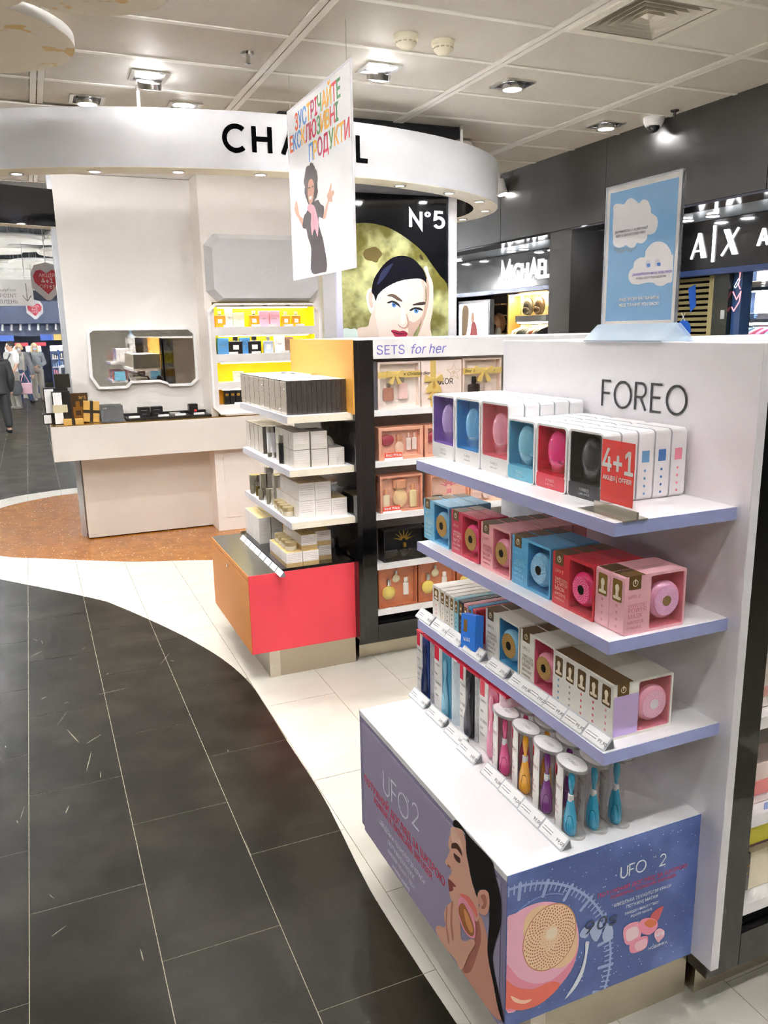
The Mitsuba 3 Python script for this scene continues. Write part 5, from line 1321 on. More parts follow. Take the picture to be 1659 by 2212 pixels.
def roses(name_, x0):
    it = its(bottle(.030, .12, mat("f2cbb0", .15), mat("d99a78", .3, .5), round_=True, neck=.42), .14, .025) + its(bottle(.016, .10, mat("f4e1d6", .3), mat("f1cdbd", .4)), .20, .05) + its(bottle(.016, .10, mat("f4e1d6", .3), mat("f1cdbd", .4)), .238, .05)
    pouch = ball((0, 0, .03), (.045, .014, .034), 2)
    kk = gift("gift_set", name_, x0, x0 + .285, 1.207, 1.398, 4.262, .1, COPPER, mat("eab49c", .4), it + [("pouch", pouch, mat("8e2436", .45), .062, .085)], rim=.02)
    return kk


a = roses("rose gold gift set with a red pouch, marked Best Price, left on the second shelf", 1.800)
roses("rose gold gift set with a red pouch, second from the left on the second shelf", 2.098)
roses("rose gold gift set mostly hidden behind the violet face brush on the second shelf", 2.392)
TAGR = mat("e2503a", .4)


def tag(k, x, z, y=4.2575):
    part(k, "price_tag", bx(x, x + .11, y, y + .001, z, z + .028), TAGR, label="red price tag"); words(k, "Best Price", .015, (x + .006, y - .0002, z + .008), FACE_Y, WHITE, name="price_tag__lettering", length=.098, bold=True)
    part(k, "price_card", bx(x - .002, x + .115, y, y + .001, z - .03, z), WHITE)


tag(a, 1.835, 1.222)


def bulg(name_, x0, x1, z0, z1):
    return gift("gift_set", name_, x0, x1, z0, z1, 4.262, .1, mat("c98a70", .35), mat("dba58a", .4), its(bottle(.048, .17, mat("f0cd9a", .15), mat("e7a882", .3, .4), round_=True, neck=.6), .135, .022) + its(bottle(.023, .12, mat("f3e3c0", .2), mat("d99a70", .4)), .045, .018) + its(bottle(.024, .14, mat("f0dca8", .2), mat("d99a70", .4)), .222, .018))


a = bulg("copper gift set with a round bottle between two small ones, marked Best Price, third shelf", 1.805, 2.08, .894, 1.112)
tag(a, 1.82, .905)
zig = Polygon([(0, .012), (.045, .055), (.025, .02), (.07, .03), (.025, .002), (.055, -.022), (.015, -.012)])
burst = unary_union([affinity.rotate(Polygon([(.012, -.006), (.075, 0), (.012, .006)]), a_, origin=(0, 0)) for a_ in (40, 62, 90, 118, 140, 15, 165)])


def burst_set(name_, x0, x1, z0, z1, body, back, ray, bot, pouchc):
    it = its(bottle(.028, .09, bot, ray, round_=True), (x1 - x0) * .52, .015) + [("pouch", trimesh.convex.convex_hull(bx(-.045, .04, -.012, .012, 0, .05, .006).vertices), pouchc, (x1 - x0) * .2, .02)]
    return gift("gift_set", name_, x0, x1, z0, z1, 4.262, .09, body, back, it, rim=.008, extra=[("printed_rays", on(ext(burst, .0008), ((x0 + x1) / 2 + .005, 4.296, (z0 + z1) / 2 + .02), FACE_Y), ray)])


burst_set("copper and pink gift set with a black pouch, second on the third shelf", 2.135, 2.40, .894, 1.09, mat("d69a7c", .35), mat("f3c8b2", .4), mat("e58a90", .4), mat("f6d9c8", .2), BLACKG)
burst_set("pale gift set right of the copper and pink one on the third shelf", 2.41, 2.65, .894, 1.08, mat("e9c0a8", .35), mat("f6ddcf", .4), mat("eab0a4", .4), mat("f6e4da", .2), mat("e9c9bd", .4))
burst_set("black gift set with golden rays round a dark bottle on the fourth shelf", 1.822, 2.10, .589, .785, BLACK, BLACKM, GOLD, BLACKG, mat("0b0c12", .2))
burst_set("black gift set right of the one with the golden rays on the fourth shelf", 2.115, 2.39, .589, .785, BLACK, BLACKM, GOLD, BLACKG, mat("0b0c12", .2))
for x0, lb_ in ((1.782, "orange gift set with a round yellow bottle, left on the bottom shelf"), (2.048, "orange gift set with a round yellow bottle, second on the bottom shelf"), (2.315, "orange gift set mostly hidden behind the mask packets on the bottom shelf")):
    it = its(bottle(.043, .125, YGLASS, CHROME, round_=True, neck=.22), .075, .045) + its(bottle(.026, .075, mat("f2e6bb", .2), CHROME, round_=True, neck=.25), .125, .145) + its(bottle(.019, .11, mat("f7f1e9", .3), mat("f3ede5", .4), neck=.5), .19, .06)
    gift("gift_set", lb_, x0, x0 + .255, .304, .562, 4.262, .09, mat("a65a34", .35), AMBER, it, rim=.009)

# ================================================================== BOTTLES IN THE LIT NICHE AND THINGS ON THE COUNTER


def stand_bottle(x, z, w, h, body, cap, label, y=7.955):
    k = thing("perfume_bottle", label, "perfume bottle")
    part(k, "bottle", bx(x - w / 2, x + w / 2, y - .02, y + .02, z, z + h * .74, .004), body)
    part(k, "neck", rod((x, y, z + h * .74), (x, y, z + h * .80), w * .14, 12), CHROME)
    part(k, "cap", bx(x - w * .17, x + w * .17, y - .012, y + .012, z + h * .79, z + h, .002), cap)
    part(k, "front_label", bx(x - w * .22, x + w * .22, y - .0206, y - .02, z + h * .25, z + h * .52), WHITE)


def niche_box(x, z, w, h, c, label, y=7.94, d=.05):
    k = thing("perfume_box", label, "box")
    part(k, "carton", bx(x - w / 2, x + w / 2, y, y + d, z, z + h, .001), mat(c, .4))
    part(k, "printed_line", cat(bx(x - w * .2, x + w * .2, y - .0006, y, z + h * .52, z + h * .54), bx(x - w * .13, x + w * .13, y - .0006, y, z + h * .46, z + h * .475)), mat("8f8a80", .4))


X = lambda px: 1.66 + (440 + px / 5.925 - 462) / 214 * .99
r1, r2, r3, r4 = 2.003, 1.746, 1.479, 1.258
AMB = mat("f0a818", .12, spec=.8)
stand_bottle(X(205), r1, .1, .15, AMB, mat("f6e9c0", .3), "amber perfume bottle furthest left on the top lit shelf")
niche_box(X(320), r1, .07, .175, "f7f4ea", "tall white box right of the leftmost amber bottle on the top lit shelf")
niche_box(X(440), r1, .11, .135, "f6eed0", "cream box on the top lit shelf, left of the middle amber bottle")
stand_bottle(X(635), r1, .1, .15, AMB, mat("f6e9c0", .3), "amber perfume bottle between the cream box and the pink boxes")
niche_box(X(765), r1, .1, .15, "f3b8d2", "left of the two pink boxes on the top lit shelf")
niche_box(X(905), r1, .1, .15, "f3b8d2", "right of the two pink boxes on the top lit shelf")
stand_bottle(X(1050), r1, .09, .14, AMB, mat("f6e9c0", .3), "amber perfume bottle right beside the pink boxes")
stand_bottle(X(1185), r1, .09, .14, AMB, mat("f6e9c0", .3), "amber perfume bottle furthest right on the top lit shelf")
BLUE = mat("2c5f9a", .1, spec=.8)
niche_box(X(225), r2, .11, .155, "4a86be", "leftmost glossy blue box on the second lit shelf")
stand_bottle(X(385), r2, .13, .165, BLACKG, BLACK, "black perfume bottle between the two blue boxes on the second lit shelf")
niche_box(X(505), r2, .1, .155, "3f7ab4", "glossy blue box between the two black bottles on the second lit shelf")
stand_bottle(X(625), r2, .13, .165, BLACKG, BLACK, "black perfume bottle with a blue label beside the pale blue bottle")
stand_bottle(X(805), r2, .095, .16, mat("c3cee6", .15), CHROME, "pale blue perfume bottle on the second lit shelf")
niche_box(X(955), r2, .105, .17, "eef0f6", "tall white box beside the pale blue bottle")
niche_box(X(1075), r2, .09, .155, "8a6a58", "brown picture box half hidden by the yellow board")
niche_box(X(400), r3, .1, .1, "f4efdb", "lone white box on the third lit shelf")
for i in range(5):
    k = thing("gold_label_box", f"{ORDINAL[i]} black box with a round gold label from the left on the lowest lit shelf", "box")
    x = X(240 + 73 * i)
    part(k, "carton", bx(x - .026, x + .026, 7.95, 8.0, r4, r4 + .14, .001), BLACK); part(k, "gold_label", on(ext(affinity.scale(Point(0, 0).buffer(.018), 1, .8), .001), (x, 7.95, r4 + .095), FACE_Y), GOLD)
for i, (px, z) in enumerate([(290, r1), (640, r1), (860, r1), (1060, r1), (1215, r1), (335, r2), (625, r2), (1000, r2), (370, r4)]):
    one("shelf_card", f"small white price card lying before the bottles on the {['top', 'second', 'lowest'][0 if z == r1 else 1 if z == r2 else 2]} lit shelf", "price card", bx(X(px) - .045, X(px) + .045, 7.888, 7.892, z, z + .022), WHITE, group="white price cards in the lit niche")

CT = 1.156


def blackwhite(name, label, x0, x1, z0, z1, y0, y1, xs, M_=None):
    k = thing(name, label, "box")
    part(k, "carton", bx(x0, x1, y0, y1, z0, z1, .002), BLACK)
    part(k, "white_front", bx(x0 + .008, xs, y0 - .001, y0, z0 + .008, z1 - .008), mat("efeff0", .4))
    return k


blackwhite("display_box", "small black box with white front at the bottom left of the counter pile", .055, .30, CT, 1.25, 8.02, 8.2, .125)
blackwhite("display_box", "large black box with tall white front, second up in the counter pile", .08, .29, 1.25, 1.482, 8.02, 8.2, .165)
one("display_box", "small dark box on top of the black and white pile", "box", bx(.185, .318, 8.04, 8.16, 1.482, 1.605, .002), mat("23211c", .2))
k = blackwhite("display_box", "upright black box with white front and pale glitter band, front of the counter pile", .147, .30, CT, 1.455, 7.93, 8.015, .228)
part(k, "glitter_band", bx(.146, .27, 7.9285, 8.0, 1.265, 1.335), mat("cfc4a4", .4, .3))
k = thing("gift_set", "brown gift box with a drawn perfume bottle standing on the counter", "gift set")
part(k, "carton", bx(.285, .455, 7.99, 8.03, CT, 1.43, .002), mat("3c2812", .25)); part(k, "printed_bottle", on(ext(unary_union([sbox(.035, .03, .12, .15), sbox(.06, .15, .095, .2)]).difference(sbox(.055, .07, .1, .115)), .001), (.285, 7.99, CT), FACE_Y), mat("8a5c22", .25, .3))
words(k, "N°5", .028, (.375, 7.9895, 1.375), FACE_Y, mat("d2a858", .3), length=.06)
gk = mat("d3a75a", .35, .25)


def ribboned(label, x0, x1, z0, z1, y0, y1, rot=0):
    k = thing("gold_gift_box", label, "gift box")
    c = [(x0 + x1) / 2, (y0 + y1) / 2, z0]
    M_ = T().translate(c) @ T().rotate([0, 1, 0], rot) if rot else T().translate(c)
    w, d, h = x1 - x0, y1 - y0, z1 - z0
    part(k, "carton", P(bx(-w / 2, w / 2, -d / 2, d / 2, 0, h, .002), gk), None, M=M_)
    part(k, "ribbon", P(cat(bx(-.014, .014, -d / 2 - .0015, d / 2 + .0015, -.001, h + .0015), bx(-w / 2 - .001, w / 2 + .001, -d / 2 - .0012, d / 2 + .0012, h * .5 - .014, h * .5 + .014) if h > .1 else None), mat("2b2013", .3)), None, M=M_)


ribboned("small flat gold gift box with a dark ribbon lying on the counter", .222, .39, CT, 1.207, 7.83, 7.93)
ribboned("tilted square gold gift box with a crossed dark ribbon on the counter", .395, .535, CT + .008, 1.355, 7.94, 8.0, 5)
k = thing("display_block", "matt black sloping display block beside the gold gift boxes", "display block")
part(k, "block", trimesh.convex.convex_hull(np.array([(.555, y, z) for y, z in ((7.9, CT), (8.2, CT), (8.2, 1.30), (7.97, 1.30))] + [(.755, y, z) for y, z in ((7.9, CT), (8.2, CT), (8.2, 1.30), (7.97, 1.30))])), BLACK)
part(k, "lettering", on(text("N°5", .014, .0006), (.575, 7.955, 1.272), FACE_Y), WHITE)
k = thing("tester_tray", "long black tester tray running along the counter under the mirror", "tray")
part(k, "tray", cat(bx(.775, 1.572, 7.9, 8.22, CT, 1.178, .002), bx(.775, 1.572, 8.19, 8.22, 1.178, 1.20)), BLACK)
for x in (.85, 1.12, 1.28, 1.46):
    part(k, "label_card", bx(x - .05, x + .05, 7.93, 7.96, 1.178, 1.196, .001), WHITE)
for x, w, h, lb_ in ((.955, .11, .088, "left of two black boxes on the tester tray"), (1.075, .11, .088, "right of two black boxes on the tester tray"), (1.425, .085, .095, "small black box with a red mark on the tester tray")):
    k = thing("tester_box", lb_, "box")
    part(k, "carton", bx(x - w / 2, x + w / 2, 8.03, 8.12, 1.178, 1.178 + h, .002), BLACK)
    part(k, "print", bx(x + .005, x + .03, 8.029, 8.03, 1.20, 1.222) if "red" in lb_ else cat(bx(x - .03, x + .03, 8.029, 8.03, 1.235, 1.239), bx(x - .02, x + .02, 8.029, 8.03, 1.2, 1.203)), mat("c8323a", .4) if "red" in lb_ else mat("6b6b70", .4))
one("tester_compact", "low grey compact on the tester tray", "compact", bx(1.2, 1.30, 8.05, 8.12, 1.178, 1.198, .003), mat("8f8b86", .3))

# ================================================================== GOODS AT THE RIGHT EDGE
k = thing("gift_set", "pink and white boxed set at the right edge of the picture", "gift set")
part(k, "carton", bx(1.77, 1.99, 1.50, 1.58, .591, .72, .002), mat("f3dcd4", .4)); part(k, "printed_band", bx(1.77, 1.99, 1.498, 1.50, .62, .665), mat("e98c86", .4)); part(k, "tag", bx(1.80, 1.9, 1.47, 1.472, .58, .61), mat("9db2e0", .4))
k = thing("gift_set", "pale boxed set on the upper shelf at the right edge of the picture", "gift set")
part(k, "carton", bx(1.77, 2.05, 1.50, 1.60, .896, 1.06, .002), mat("efe2dc", .4)); part(k, "printed_band", bx(1.77, 2.05, 1.498, 1.50, .93, .96), mat("e9b0a8", .4))
k = thing("sweets_box", "yellow and purple wrapped box low at the right edge of the picture", "box")
part(k, "carton", bx(1.768, 1.98, 1.52, 1.62, .304, .50, .002), mat("6a4a5a", .3)); part(k, "foil", bx(1.768, 1.98, 1.518, 1.52, .44, .498), mat("d9cf3a", .2, .4))
k = thing("fragrance_box", "dark grey and cream box with gold lettering on the lowest shelf at the right edge", "box")
part(k, "carton", bx(1.764, 1.80, 1.50, 1.60, .304, .43, .001), mat("3c3a38", .35)); part(k, "cream_half", bx(1.80, 1.98, 1.50, 1.60, .304, .43, .001), mat("e9dcc0", .35))
words(k, "VERSACE", .007, (1.766, 1.4995, .385), FACE_Y, GOLD, length=.032); words(k, "DYLAN", .006, (1.766, 1.4995, .36), FACE_Y, GOLD, length=.028)

# ================================================================== SHOP FRONTS ON THE RIGHT
LIT = (2.2, 2.2, 2.25)
for nm, y0, y1, lbl in (("shop_front", 6.37, 11.5, "black shop fascia with lit white letters left of the grey pier"), ("shop_front", 1.0, 6.04, "black shop fascia with lit white letters right of the grey pier")):
    s = thing(nm, lbl, "shop front")
    part(s, "fascia", bx(5.1, 5.2, y0, y1, 2.385, 2.76, .002), mat("0a0a0c", .12))
    part(s, "fascia_foot", bx(5.098, 5.2, y0, y1, 2.34, 2.385), mat("1c3158", .3))
    part(s, "soffit", bx(4.64, 5.1, y0, y1, 2.762, 2.775), mat("b9c4ce", .25, .6), label="pale metal soffit")
    if y0 > 6:
        part(s, "lettering", on(strokes("MICHAEL", .165, .036, .012, gap=.02), (5.099, 8.31, 2.475), FACE_X), WHITE, emit=LIT)
    else:
        part(s, "lettering", on(cat(ext(affinity.scale(unary_union([LineString([(.02, 0), (.42, 1)]).buffer(.035, cap_style="flat"), Polygon([(.34, 1), (.5, 1), (.86, 0), (.6, 0)]), LineString([(.15, .3), (.68, .3)]).buffer(.035)]), .195, .195, origin=(0, 0)), .012), strokes("|", .20, .022, .012).apply_translation([.24, 0, 0]), ext(affinity.scale(unary_union([LineString([(0, 0), (.78, 1)]).buffer(.035, cap_style="flat"), Polygon([(.04, 1), (.3, 1), (.82, 0), (.56, 0)])]), .195, .195, origin=(0, 0)), .012).apply_translation([.33, 0, 0])), (5.099, 5.365, 2.475), FACE_X), WHITE, emit=LIT)
        part(s, "lettering", on(text("ARMANI EXCHANGE", .115, .012, True), (5.099, 4.70, 2.52), FACE_X), WHITE, emit=LIT)
    for y in ((9.5, 9.05, 7.85, 7.6) if y0 > 6 else (5.25, 4.98, 4.3)):
        k = part(s, "spot_ring", lathe([(0, 0), (.06, 0), (.06, -.006), (0, -.006)], 20).apply_translation([4.92, y, 2.762]), CHROME, 40)
        put(f"{k}__lens", lathe([(0, -.006), (.05, -.006), (.045, -.010), (0, -.010)], 20).apply_translation([4.92, y, 2.762]), WHITE, emit=(40, 41, 43))
# left shop: lit display wall, light poster, shelves
struct("wall_shop_rear", bx(8.2, 8.3, 6.0, 14, 0, 3), mat("15161a", .4), label="dark rear wall of the left shop")
struct("wall_shop_side", bx(5.2, 8.3, 13.0, 13.1, 0, 3), mat("15161a", .4), label="dark side wall of the left shop")
struct("ceiling_shop", bx(5.2, 9.5, .5, 13.2, 2.75, 2.85), mat("3a3c40", .5), label="dark ceiling of the shops on the right")
cs = thing("light_poster", "white light poster of a person in a red coat inside the left shop", "light poster")
part(cs, "panel", bx(5.30, 5.36, 8.98, 9.72, .9, 2.262, .003), WHITE, emit=(1.5, 1.5, 1.55))
part(cs, "frame", bx(5.31, 5.37, 8.94, 9.76, .86, 2.30), BLACK)
for nm, pts, m, l in (("tree", [(9.62, 2.2), (9.46, 2.2), (9.5, 1.9), (9.62, 1.7)], mat("8a6a3a", .5), 1), ("coat", [(9.42, 1.72), (9.40, 1.9), (9.36, 2.02), (9.30, 2.03), (9.24, 1.95), (9.22, 1.72)], mat("a32a26", .5), 2), ("head", [(9.37, 2.03), (9.38, 2.10), (9.35, 2.15), (9.31, 2.13), (9.31, 2.04)], mat("b98a6a", .5), 3)):
    part(cs, f"printed_{nm}", on(ext(smoothpoly([(-y, z) for y, z in pts], 4), .002), (5.2995 - .002 * l, 0, 0), FACE_X), m)
dw = thing("display_wall", "warm lit wall unit with bags above a rail of clothes in the left shop", "display unit")
part(dw, "back_panel", bx(7.05, 7.10, 10.0, 11.0, .3, 2.5), mat("f0d090", .5))
part(dw, "assumed_light_strip", bx(6.82, 6.9, 9.95, 10.68, 2.425, 2.438), WHITE, emit=(55, 44, 26))  # strips added here and below to light the display wall
part(dw, "assumed_light_strip", bx(6.82, 6.9, 9.95, 10.68, 2.012, 2.026), WHITE, emit=(40, 32, 19))
part(dw, "assumed_light_strip", bx(6.86, 6.92, 10.74, 10.96, 2.425, 2.438), WHITE, emit=(55, 44, 26))
part(dw, "side_panel", bx(6.85, 7.05, 10.98, 11.02, .3, 2.5), mat("d9b878", .5)); part(dw, "mid_panel", bx(6.9, 7.05, 10.70, 10.72, .3, 2.5), mat("e9cf98", .5))
part(dw, "shelf", bx(6.8, 7.05, 9.9, 10.7, 2.03, 2.12), WHITE); part(dw, "rail", rod((6.88, 9.9, 2.0), (6.88, 10.7, 2.0), .01), BLACK)
part(dw, "top_panel", bx(6.85, 7.05, 9.9, 11.0, 2.44, 2.56), mat("3a2818", .5))


def bag(x, y, z, s, c, label):
    k = thing("backpack", label, "bag")
    b = ball((0, 0, .14), (.07, .11, .14), 3); b.vertices[:, 2] = np.maximum(b.vertices[:, 2], .012)
    part(k, "body", b, mat(c, .5), True, M=T().translate([x, y, z]) @ T().scale(s)); part(k, "pocket", ball((-.05, 0, .08), (.035, .08, .065), 2), mat(c, .4), True, M=T().translate([x, y, z]) @ T().scale(s))
    part(k, "handle", P(trimesh.creation.torus(.035, .008, 16, 8).apply_transform(trimesh.transformations.rotation_matrix(math.pi / 2, [0, 1, 0])).apply_translation([0, 0, .28]), mat("8a6a3a", .4)), None, M=T().translate([x, y, z]) @ T().scale(s))


bag(6.92, 10.53, 2.12, .95, "2a2822", "left dark backpack on the lit shop shelf"); bag(6.92, 10.24, 2.12, .95, "3a2c1c", "right brown backpack on the lit shop shelf")


def garment(x, y, z, c, w, label, group=None, rot=0):
    k = thing("hanging_garment", label, "garment", group)
    pr = Polygon([(-.03, 0), (.03, 0), (w * .8, -.05), (w, -.12), (w * .75, -.16), (w * .72, -.62), (-w * .72, -.62), (-w * .75, -.16), (-w, -.12), (-w * .8, -.05)])
    m = ext(smoothpoly(np.array(pr.exterior.coords)[:-1], 3), .05)
    part(k, "cloth", on(m, (x, y, z), ((1, 0, 0), (0, 0, 1))), mat(c, .7)); part(k, "hanger", rod((x, y - .025, z), (x, y - .025, z + .05), .004, 6), CHROME)


cc = ["e9e4da", "e0d8c4", "15161a", "1d2a30", "23303a", "d9d4c8", "8a3a20", "c9c4b8", "3a3a3e"]
for i in range(9):
    garment(6.88, 10.66 - .082 * i, 1.95, cc[i], .2, f"{ORDINAL[i]} garment from the left on the lit shop's clothes rail, {'pale' if cc[i][0] in 'edc' else 'dark'}")
sh = thing("shelf_rack", "dark shelf rack with small lit trays left of the lit display wall", "shelf")
part(sh, "back", bx(7.0, 7.05, 11.05, 11.75, .3, 2.5), mat("2a2622", .5))
for z in (1.85, 2.0, 2.13, 2.30):
    part(sh, "shelf", bx(6.78, 7.0, 11.08, 11.6, z, z + .02), mat("8a7458", .4))
mn = thing("mannequin", "dark clad mannequin with a pale headscarf in the left shop", "mannequin")
part(mn, "torso", trimesh.convex.convex_hull(np.vstack([ball((5.55, 9.15, 1.78), (.13, .2, .1), 2).vertices, ball((5.55, 9.15, 1.35), (.1, .15, .1), 2).vertices])), mat("1c1a20", .6), True)
part(mn, "head", ball((5.52, 9.13, 2.0), (.085, .075, .11), 3), mat("c9926a", .5), True); part(mn, "headscarf", ball((5.56, 9.14, 2.01), (.09, .09, .125), 3), mat("8a5a30", .6), True)
part(mn, "scarf_end", trimesh.convex.convex_hull(np.vstack([ball((5.5, 9.05, 1.92), .04, 2).vertices, ball((5.44, 8.98, 1.76), .05, 2).vertices])), mat("d9cdb8", .6), True); part(mn, "mask", ball((5.47, 9.12, 1.975), (.05, .055, .04), 2), BLACKM, True)
part(mn, "stand", bx(5.5, 5.8, 8.75, 8.93, 0, 1.3), mat("17171a", .4))
# right shop: louvred screen, dark jamb, neon column, lit shelves
ls = thing("louvre_screen", "beige louvred screen with a blue poster behind the sign holder", "screen")
for i in range(26):
    z = 1.2 + .046 * i
    part(ls, "slat", bx(5.22, 5.25, 5.24, 5.72, z, z + .026), mat("8d8158", .5))
part(ls, "frame", bx(5.20, 5.26, 5.20, 5.25, 1.0, 2.385), mat("a09468", .45)); part(ls, "backing", bx(5.30, 5.32, 5.22, 5.72, 1.0, 2.385), mat("0d0d0f", .5))
part(ls, "blue_poster", on(ext(unary_union([affinity.scale(Point(-5.53, 1.9).buffer(.09), 1, 1), Polygon([(-5.5, 2.25), (-5.42, 2.28), (-5.40, 2.1), (-5.46, 2.05)])]), .002), (5.217, 0, 0), FACE_X), mat("2f62c4", .3))
part(ls, "white_cross", on(cat(strokes("X", .07, .006, .002)), (5.214, 5.56, 1.98), FACE_X), WHITE)
jb = thing("shop_door_jamb", "dark green-black shop door jamb beside the louvred screen", "door jamb")
part(jb, "post", bx(5.2, 5.45, 5.04, 5.20, 0, 2.385), mat("1a2424", .25)); part(jb, "notice", bx(5.197, 5.2, 5.065, 5.105, 1.99, 2.06), mat("b9c0c0", .4))
nc = thing("neon_column", "blue column with red neon drawings at the right shop's entrance", "column")
part(nc, "column", bx(5.24, 5.34, 4.945, 5.035, .0, 2.385), mat("2c4a78", .3))
part(nc, "neon_line", on(ext(unary_union([LineString(q).buffer(.0045) for q in ([(-5.03, 2.2), (-4.99, 2.14), (-4.95, 2.2), (-4.96, 2.12), (-5.01, 2.05), (-5.03, 2.08)], [(-4.97, 2.35), (-4.98, 2.25), (-4.96, 2.22)])]), .003), (5.239, 0, 0), FACE_X), mat("e0505a", .4), emit=(1.6, .35, .4))
part(nc, "neon_line", on(ext(LineString([(-5.01, 2.24), (-4.98, 2.29)]).buffer(.012).difference(LineString([(-5.01, 2.24), (-4.98, 2.29)]).buffer(.007)), .003), (5.239, 0, 0), FACE_X), mat("e9e9ee", .4), emit=(1.2, 1.3, 1.2))
fx = thing("shop_shelf_wall", "bright wall shelving with folded clothes in the right shop", "shelf")
part(fx, "back_panel", bx(7.0, 7.05, 4.2, 6.8, .2, 2.62), mat("f4efe0", .5))
for z in (2.60, 2.262, 1.952):
    part(fx, "assumed_light_strip", bx(6.76, 6.84, 4.3, 6.7, z - .004, z + .006), WHITE, emit=(30, 29, 26))  # strips added to light the plain back panel
for y in (6.45, 5.6):
    part(fx, "upright", bx(6.9, 7.0, y - .025, y + .025, .2, 2.62), mat("1d3a62", .4))
for z in (2.30, 1.99):
    part(fx, "shelf", bx(6.72, 7.0, 4.2, 6.75, z - .03, z), mat("1c2c46", .4))
part(fx, "rail", rod((6.8, 4.3, 1.93), (6.8, 6.7, 1.93), .012), BLACK)
for i, (y, z, c) in enumerate([(6.5, 2.30, "1d2430"), (6.22, 2.30, "e4e0d8"), (5.98, 2.30, "d9d9e2"), (6.52, 1.99, "e9dfe6"), (6.28, 1.99, "7fa0c9"), (6.05, 1.99, "e6e6ec")]):
    k = thing("folded_clothes", f"folded {['dark', 'cream', 'pale grey', 'pale pink', 'light blue', 'white'][i]} clothes on the bright shelf wall of the right shop", "clothes")
    for q in range(3):
        part(k, "layer", bx(6.74, 6.94, y - .1, y + .1, z + .022 * q, z + .022 * q + .02, .006), mat(c, .7))
gc = ["2a2a30", "1f5668", "23485c", "7a2a4a", "8f3060", "2c6a78"]
for i in range(6):
    garment(6.8, 6.5 - .11 * i, 1.9, gc[i], .2, f"{ORDINAL[i]} garment from the left on the right shop's rail, {['black', 'teal', 'slate blue', 'plum', 'magenta', 'petrol'][i]}")
for x, y in ((6.2, 9.6), (6.2, 5.2), (6.2, 11.2), (6.0, 3.2)):
    downlight(x, y, "square downlight in the ceiling of the shops on the right, not seen directly", z=2.745, emit=[.6 * v for v in HALL])

# ================================================================== THE HALL BEHIND ON THE LEFT
struct("ceiling_hall", bx(-9, 8, 11.9, 42, 4.7, 4.8), mat("3c3e42", .7), label="dark high ceiling of the hall behind")
struct("wall_hall_end", bx(-9, 8, 38, 38.2, -.1, 4.8), mat("101c38", .5), label="dark blue end wall of the hall")
struct("wall_hall_right", bx(4.4, 4.6, 11.6, 38, 0, 4.7), mat("20242c", .5), label="dark right wall of the hall")
rngd = random.Random(11)
DISC = mat("f3f1ea", .5)
n = 0
for r_ in range(13):
    y = 14.0 + 1.35 * r_
    for c_ in range(3):
        x = -1.05 + .95 * c_ + (.45 if r_ % 2 else 0) + rngd.uniform(-.1, .1); z = 3.32 + .055 * r_ * .35 + rngd.uniform(-.12, .16)
        rr = rngd.uniform(.46, .62)
        k = thing("ceiling_disc", "white round ceiling disc hanging in rows in the hall at the far left", "ceiling disc", "white hanging discs in the far hall")
        part(k, "disc", lathe([(0, 0), (rr - .02, 0), (rr, .02), (rr, .06), (rr - .02, .08), (0, .08)], 40), DISC, 40, M=T().translate([x, y, z]) @ T().rotate([1, 0, 0], rngd.uniform(-4, 4)))
        part(k, "hanger", rod((x, y, z + .07), (x, y, 4.7), .01, 6), CHROME)
for i, (x, y) in enumerate(((-1.5, 12.5), (1.6, 13.5), (-2.0, 16.5), (2.0, 17.5), (-2.4, 20.5), (2.4, 22.0), (-2.6, 25.0), (2.6, 26.5), (-2.4, 29.5))):  # globes added out of view to brighten the hanging discs and people
    k = thing("added_hall_lamp", "added white globe lamp beside the walkway of the far hall, outside the picture", "lamp", "added globe lamps of the far hall")
    part(k, "globe", ball((x, y, 2.75), .14, 2), WHITE, True, emit=[3.2 * v for v in HALL]); part(k, "rod", rod((x, y, 2.88), (x, y, 4.7), .012, 6), CHROME)


def heart(s):
    t = np.linspace(0, 2 * math.pi, 40, endpoint=False)
    return affinity.scale(Polygon([(0, .42), (.28, .62), (.55, .56), (.72, .28), (.66, -.06), (.0, -.72), (-.66, -.06), (-.72, .28), (-.55, .56), (-.28, .62)]), s, s, origin=(0, 0))


def heart_sign(x, y, z, s, label):
    k = thing("heart_sign", label, "sign")
    o = Polygon([(0, 1.02), (.62, .86), (.84, .4), (.84, -.35), (.1, -1.05), (-.1, -1.05), (-.84, -.35), (-.84, .4), (-.62, .86)])
    part(k, "board", on(ext(affinity.scale(o, s, s, origin=(0, 0)), .02), (x, y, z), FACE_Y), mat("dfe0e8", .4)); part(k, "heart", on(ext(heart(s), .004), (x, y - .02, z), FACE_Y), mat("b4283a", .4))
    f = affinity.scale(Polygon([(0, .42), (.28, .62), (.3, .1), (0, -.72), (-.3, .1), (-.28, .62)]), s, s, origin=(0, 0))
    part(k, "heart_facet", on(ext(f, .001), (x, y - .024, z), FACE_Y), mat("c23043", .4))
    for t_, h_, q, b in (("АКЦІЯ", .2, .22, False), ("4+1", .25, -.1, True), ("OFFER", .2, -.4, False)):
        part(k, "lettering", on(text(t_, h_ * s, .003, b, center=True), (x, y - .026, z + q * s), FACE_Y), WHITE)
    part(k, "wire", rod((x, y, z + s), (x, y, 4.7), .006, 6), CHROME)


